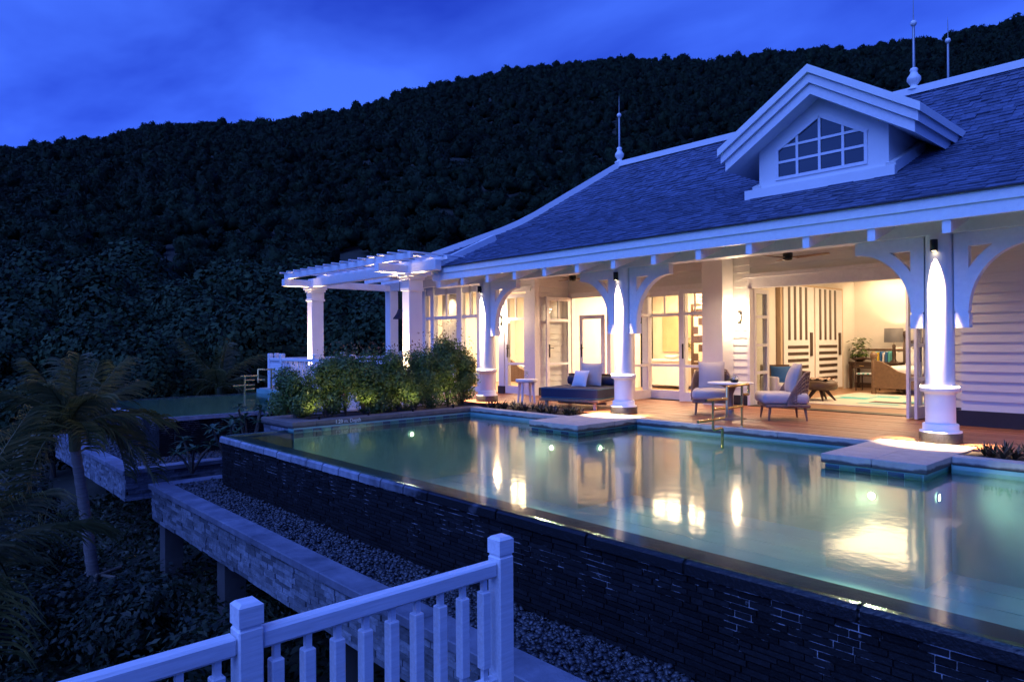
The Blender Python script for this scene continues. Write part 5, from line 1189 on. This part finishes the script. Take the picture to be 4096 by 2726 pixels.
# ------------------------------------------------------------------ planting
def shrub(loc, h, rx, label, n=1500, lsize=.06, m='leaf', red=0, group=None, seed=0, name='shrub', cat='shrub', ry=None):
    t = thing(name, label, cat, loc, 0, group); r0 = np.random.default_rng(seed+11); ry = ry or rx
    nb = 16; Ps = []; Ns = []
    st = MB()
    for k_ in range(nb):
        a_ = r0.uniform(0, 6.28); rr_ = math.sqrt(r0.uniform(0, 1)); hz = h*r0.uniform(.16, .86); q_ = (1-.45*max(0, hz/h-.35))
        tip = np.array([math.cos(a_)*rx*.62*rr_*q_, math.sin(a_)*ry*.62*rr_*q_, hz])
        if k_ < 8: st.tube([(0, 0, 0), tuple(tip*np.array([.35, .35, .45])), tuple(tip)], [.016, .011, .004], 5)
        m_ = n//nb; d = r0.normal(size=(m_, 3)); d /= np.linalg.norm(d, axis=1, keepdims=True); rad = min(rx, ry)*r0.uniform(.42, .62)
        P = tip + d*rad*(r0.uniform(.25, 1.0, (m_, 1))**.45)*np.array([1, 1, .95]); sp = r0.uniform(size=m_) < .05; P[sp] += d[sp]*rad*.3 + np.array([0, 0, rad*.25])
        P[:, 2] = np.maximum(P[:, 2], .02); Ps.append(P); Ns.append(d+np.array([0, 0, .4]))
    P = np.concatenate(Ps); Nn = np.concatenate(Ns)+r0.normal(size=(len(P), 3))*.4
    V, F_ = leaf_quads(P, Nn, r0.uniform(.6, 1.25, len(P))*lsize, .45)
    o = bpy.data.objects.new('foliage', npmesh('foliage', V, F_, m)); COL.objects.link(o); o.parent = t
    add('stems', st, 'bark', t, local=True)
    if red:
        P = np.stack([r0.normal(size=red)*rx*.4, r0.normal(size=red)*ry*.4, h*r0.uniform(.9, 1.16, red)], 1); V, F_ = leaf_quads(P, r0.normal(size=P.shape), lsize*.9, .4)
        o = bpy.data.objects.new('red_shoots', npmesh('red_shoots', V, F_, 'leaf_red')); COL.objects.link(o); o.parent = t; o['kind'] = 'stuff'
    return t
HED = [(5.55, .92, .30, 'leftmost low shrub of the pool hedge at the planter corner', 0), (6.15, 1.08, .34, 'second shrub from the left in the pool hedge', 30), (6.55, 1.15, .36, 'third shrub from the left in the pool hedge, with reddish shoots', 90), (6.95, 1.10, .36, 'fourth shrub from the left in the pool hedge', 40),
       (7.35, 1.16, .36, 'middle shrub of the pool hedge with a reddish top', 90), (7.75, 1.12, .36, 'shrub just right of the middle of the pool hedge', 40), (8.15, 1.18, .34, 'shrub left of the two tallest in the pool hedge', 60), (8.6, 1.32, .36, 'tall shrub second from the right end of the pool hedge', 60), (9.05, 1.52, .36, 'tallest shrub at the right end of the pool hedge beside the column', 50), (9.42, 1.25, .3, 'last shrub of the pool hedge in front of the lit windows', 20)]
for i, (y, h, r_, lb, red) in enumerate(HED): shrub((-12.06+random.uniform(-.06, .06), y, -.05), h*1.08, r_*1.35, lb, 7200, .062, 'leaf', red, 'shrubs of the pool hedge', i)
shrub((-12.95, 5.75, -.3), .85, .36, 'small round shrub at the outer left corner of the planter', 2600, .07, 'leaf', 0, None, 31)
def brom(loc, s, label, group, seed):
    r0 = random.Random(seed); t = MB()
    for k_ in range(11):
        a_ = k_*2.4+r0.uniform(-.3, .3); l_ = s*r0.uniform(.7, 1.1); el = r0.uniform(.5, 1.25); c_, s_ = math.cos(a_), math.sin(a_); w_ = .016
        p0 = (0, 0, 0); p1 = (c_*l_*.5*math.cos(el), s_*l_*.5*math.cos(el), l_*.55*math.sin(el)); p2 = (c_*l_*math.cos(el)*1.05, s_*l_*math.cos(el)*1.05, l_*math.sin(el))
        t.add([(-s_*w_*.6, c_*w_*.6, 0), (s_*w_*.6, -c_*w_*.6, 0), (p1[0]+s_*w_, p1[1]-c_*w_, p1[2]), (p1[0]-s_*w_, p1[1]+c_*w_, p1[2]), p2], [(0, 1, 2, 3), (3, 2, 4)])
    o = add('bromeliad', t, 'brom'); o.location = loc; tag(o, label, 'plant', group); return o
src = [brom((0, 0, 0), .2, '', 'x', s_) for s_ in range(4)]
def bed_of(n, x0, x1, y0, y1, label, group):
    for i in range(n):
        s_ = src[i % 4]; o = s_.copy(); COL.objects.link(o); o.location = (x0+(x1-x0)*(i+random.random())/n, random.uniform(y0, y1), -.03); o.rotation_euler = (0, 0, random.uniform(0, 6.28)); k_ = random.uniform(.75, 1.15); o.scale = (k_, k_, k_); o['label'] = label; o['group'] = group; o['category'] = 'plant'
bed_of(46, -11.25, -8.85, 9.38, 9.82, 'low spiky bromeliad in the strip bed before the daybed', 'bromeliads in the bed before the daybed'); bed_of(30, -2.35, -.8, 9.42, 9.85, 'low spiky bromeliad in the bed at the right edge', 'bromeliads in the right bed')
for s_ in src: bpy.data.objects.remove(s_)
# coconut palms: trunk and separate fronds
def frond_mesh(L_, seed, droop, nl=46, ll=.5):
    r0 = random.Random(seed); m_ = MB(); pts = []
    for i in range(11):
        u = i/10; pts.append(Vector((L_*(u - .22*droop*u*u), L_*.06*math.sin(u*2.2+seed), L_*(.35*u - droop*.85*u**1.9))))
    m_.tube(pts, [.02*(1-.85*i/10) for i in range(11)], 5)
    for i in range(nl):
        u = .12+.87*i/nl; k_ = u*10; a = pts[int(k_)].lerp(pts[min(int(k_)+1, 10)], k_-int(k_))
        for sy in (-1, 1):
            l_ = ll*(.4+.9*math.sin(min(1, u*1.03)*2.8))*r0.uniform(.65, 1.2); tw = r0.uniform(-.25, .25)
            f = Vector((.5+.4*u+tw, sy*.9, .05-r0.random()*.5)).normalized(); g_ = Vector((.45+tw, sy*.45, -.8-r0.random()*.6)).normalized(); w_ = Vector((.010, .003*sy, .008)); b1 = a+f*l_*.45; b2 = b1+(f+g_).normalized()*l_*.3; b3 = b2+g_*l_*.4
            m_.add([a-w_, a+w_, b1+w_, b1-w_, b2+w_*.8, b2-w_*.8, b3], [(0, 1, 2, 3), (3, 2, 4, 5), (5, 4, 6)])
    return mesh_of(m_, 'frond', 'palm')
def palm(loc, top, label, nfr, L_, r_, seed, stakes=False):
    t = thing('coconut_palm', label, 'palm tree', loc); r0 = random.Random(seed); lx, ly, lz = top[0]-loc[0], top[1]-loc[1], top[2]-loc[2]
    pts = [(lx*u**1.3, ly*u**1.3, lz*u) for u in np.linspace(0, 1, 40)]
    add('trunk', MB().tube(pts, [r_*(1.25-.35*u)*(1.06 if i % 2 else .95) for i, u in enumerate(np.linspace(0, 1, 40))], 12), 'palmbark', t, local=True)
    add('crown_shaft', MB().tube([(lx, ly, lz-.05), (lx, ly, lz+.25), (lx, ly, lz+.5)], [r_*1.0, r_*1.15, r_*.5], 10), 'palm', t, local=True)
    ms = [frond_mesh(L_, seed+k_, d_, 46, L_*.24) for k_, d_ in enumerate((.2, .5, .85, 1.2))]
    for i in range(nfr):
        o = bpy.data.objects.new('frond', ms[min(3, int(4*i/nfr))]); COL.objects.link(o); o.parent = t; o.location = (lx, ly, lz+.3); up = 1-i/nfr
        o.rotation_euler = (r0.uniform(-.3, .3), -R(62*up - 8), i*2.4+r0.uniform(-.25, .25)); k_ = r0.uniform(.85, 1.1); o.scale = (k_, k_, k_)
    if stakes:
        for a_ in (2.6, 4.4, 5.6): add('stake', MB().tube([(math.cos(a_)*1.0, math.sin(a_)*1.0, 0), (math.cos(a_)*.12, math.sin(a_)*.12, 1.5)], .03, 6), 'bark', t, local=True)
        add('stake_tie', MB().tube([(-.35, -.15, 1.42), (.35, .12, 1.46)], .03, 6), 'bark', t, local=True); add('stake_tie', MB().tube([(-.1, .3, 1.48), (.12, -.3, 1.44)], .03, 6), 'bark', t, local=True)
    return t
bp = onz(408, 2640, -3.6); _k = (bp-Vector((0, 0, H))).dot(CF); tp = Vector((0, 0, H)) + ray(300, 1790)*_k
palm((bp.x, bp.y, -3.7), (tp.x, tp.y, tp.z), 'staked coconut palm at the far left in front of the neighbouring pool', 20, 1.42, .08, 3, True)
palm((-9.6, .55, -4.2), (-9.7, .5, -1.35), 'low palm cut off by the left edge of the picture', 11, 1.9, .1, 21)
palm((-23.3, 8.1, -1.4), (-23.3, 8.1, -.35), 'young fan palm behind the neighbouring pool', 12, 1.9, .12, 40)
# broad-leaved plants between the pools
def frangipani(loc, h, label, seed, n=5, s=.26):
    t = thing('frangipani', label, 'plant', loc); r0 = random.Random(seed); st = MB(); lf = MB()
    for k_ in range(n):
        a_ = k_*6.28/n+r0.uniform(-.3, .3); rr_ = r0.uniform(.1, .35); tip = Vector((rr_*math.cos(a_), rr_*math.sin(a_), h*r0.uniform(.65, 1.0))); st.tube([(0, 0, 0), tuple(tip*.5+Vector((0, 0, .05))), tuple(tip)], [.03, .025, .018], 6)
        for j in range(11):
            b_ = j*2.4; l_ = s*r0.uniform(.7, 1.1); e_ = r0.uniform(-.2, .9); d = Vector((math.cos(b_)*math.cos(e_), math.sin(b_)*math.cos(e_), math.sin(e_))); sd_ = Vector((-math.sin(b_), math.cos(b_), 0)); dr = Vector((0, 0, -.06))
            lf.add([tip, tip+d*l_*.5+sd_*l_*.16, tip+d*l_+dr, tip+d*l_*.5-sd_*l_*.16, tip+d*l_*.5+Vector((0, 0, -.015))], [(0, 4, 2, 1), (0, 3, 2, 4)])
    add('branches', st, 'bark', t, local=True); add('leaves', lf, 'frang', t, local=True); return t
frangipani((-13.15, 4.75, -1.0), .95, 'leafy frangipani growing between the two pools', 1); frangipani((-13.6, 5.3, -1.0), 1.25, 'taller frangipani behind the first between the pools', 2, 6); frangipani((-13.35, 4.15, -1.0), .6, 'small frangipani at the corner of the near pool wall', 3, 4)
# undergrowth below the troughs at left
UG = [(-10.9, 1.9), (-9.6, 2.3), (-8.2, 1.2), (-12.8, 4.6), (-10.2, 4.2), (-8.6, 4.0), (-7.4, 2.6), (-6.6, 1.6), (-13.8, 1.9), (-12.0, .9), (-10.4, .2), (-8.8, .2), (-7.3, .4), (-15.5, 1.6), (-17.0, 2.0), (-14.5, .6), (-6.0, .8), (-5.6, 2.0), (-16.2, 4.8), (-18.8, 2.2)]
gz = lambda x, y: float(hill_z(math.hypot(x, y), math.degrees(math.atan2(y, -x))))
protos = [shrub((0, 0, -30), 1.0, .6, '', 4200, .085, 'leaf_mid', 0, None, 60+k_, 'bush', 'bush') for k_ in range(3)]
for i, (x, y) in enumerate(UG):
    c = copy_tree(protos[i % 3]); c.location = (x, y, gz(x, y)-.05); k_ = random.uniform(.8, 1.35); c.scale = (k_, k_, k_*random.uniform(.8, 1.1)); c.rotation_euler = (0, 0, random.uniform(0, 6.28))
    c['label'] = 'dark leafy bush in the undergrowth below the pools'; c['group'] = 'bushes in the undergrowth below the pools'
for p in protos:
    for ch in list(p.children): bpy.data.objects.remove(ch)
    bpy.data.objects.remove(p)
# low ground cover on the slope
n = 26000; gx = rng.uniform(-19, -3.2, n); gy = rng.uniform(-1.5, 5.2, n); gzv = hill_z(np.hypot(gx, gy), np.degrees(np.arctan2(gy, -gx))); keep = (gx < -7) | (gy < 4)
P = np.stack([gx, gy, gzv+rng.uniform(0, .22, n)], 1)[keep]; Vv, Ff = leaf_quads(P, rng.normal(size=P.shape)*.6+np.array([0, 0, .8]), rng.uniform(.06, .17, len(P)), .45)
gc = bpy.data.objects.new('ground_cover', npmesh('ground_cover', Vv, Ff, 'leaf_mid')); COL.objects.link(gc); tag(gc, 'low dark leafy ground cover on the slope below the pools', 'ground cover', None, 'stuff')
# garden lamps from the hedge, moved to the rim with more added for light
for i, y in enumerate((5.75, 6.75, 7.75, 8.75)):
    gx_ = -11.52; t = thing('added_garden_lamp', 'small garden lamp added on the planter rim, %s from the left' % ('first', 'second', 'third', 'fourth')[i], 'garden lamp', (gx_, y, 0))
    add('stake', MB().lathe([(.02, 0), (.02, .03), (.03, .035), (.032, .07), (.026, .072)], (gx_, y, 0), 12), 'black', t); add('lens', MB().lathe([(0, .07), (.026, .07)], (gx_, y, 0), 12, cap=False), 'bulb', t)
    spot('lamp_light', (gx_, y, .09), (gx_-.45, y, .9), 19, 140, 1.0, (1, .80, .46), .04, t)
# trees standing behind the pergola and the neighbouring pool
def tree_proto(seed, n, lsize):
    r0 = np.random.default_rng(seed); P, Nn = crown_cloud(n, 11, seed); P = P*np.array([1, 1, 1.1]); V, F_ = leaf_quads(P, Nn+r0.normal(size=P.shape)*.38, r0.uniform(.55, 1.35, len(P))*lsize, .7)
    sp = r0.uniform(size=len(P)) < .12; V = V.reshape(-1, 4, 3); V[sp] += (Nn[sp]*.07)[:, None, :]; V = V.reshape(-1, 3); me = npmesh('crown', V, F_, 'leaf_tree'); set_cn(me, np.repeat(Nn*.9+r0.normal(size=P.shape)*.16+(P-np.array([0, 0, .6]))*.4, 4, 0))
    t = MB(); t.tube([(0, 0, -.8), (.02, 0, 0), (.0, .03, .7)], [.06, .045, .02], 7)
    for k_ in range(5): a_ = k_*1.3; t.tube([(0, 0, .05+.08*k_), (math.cos(a_)*.3, math.sin(a_)*.3, .45+.1*k_), (math.cos(a_)*.5, math.sin(a_)*.5, .7+.08*k_)], [.025, .015, .005], 5)
    return me, mesh_of(t, 'trunk', 'bark')
TP = [tree_proto(200+k_, 9000, .085) for k_ in range(4)]
TREES = [(30, 5, 2.3), (33, 8, 2.6), (29, 11, 2.2), (34, 14, 2.7), (30, 17, 2.3), (33, 20, 2.6), (27.5, 22.5, 2.3), (30, 25, 2.6), (32, 27.5, 2.8), (29, 29.5, 2.5), (27, 32, 2.4), (31, 33.5, 2.8), (34, 36, 2.9), (29, 38, 2.6), (40, 7, 3.2), (41, 11.5, 3.3), (40, 15.5, 3.2), (42, 19.5, 3.4), (40, 24, 3.4), (41, 28.5, 3.5), (42, 33, 3.6), (40, 37, 3.4), (49, 6, 3.8), (50, 13, 4), (49, 22, 4), (50, 30, 4), (49, 39, 4), (46, 43, 3.6), (24, 8.5, 1.7), (25.5, 13, 1.8), (26.5, 15.5, 1.8)]
ORD = ['first', 'second', 'third', 'fourth', 'fifth', 'sixth', 'seventh', 'eighth', 'ninth', 'tenth', 'eleventh', 'twelfth', 'thirteenth', 'fourteenth']
rows = {}
for i, (r_, ph, s_) in enumerate(TREES): rows.setdefault(0 if r_ < 27 else 1 if r_ < 37 else 2 if r_ < 45 else 3, []).append((ph, i))
RN = ['low front', 'second', 'third', 'rearmost']; TL = {}
for k_, v in rows.items():
    for j, (ph, i) in enumerate(sorted(v)): TL[i] = f'dark broadleaf tree, {ORD[j]} from the left in the {RN[k_]} row behind the pools'
for i, (r_, ph, s_) in enumerate(TREES):
    x, y = -r_*math.cos(R(ph)), r_*math.sin(R(ph)); z = gz(x, y)
    t = thing('tree', TL[i], 'tree', (x, y, z), random.uniform(0, 6.28), 'trees on the slope behind the pools'); t.scale = (s_, s_, s_)
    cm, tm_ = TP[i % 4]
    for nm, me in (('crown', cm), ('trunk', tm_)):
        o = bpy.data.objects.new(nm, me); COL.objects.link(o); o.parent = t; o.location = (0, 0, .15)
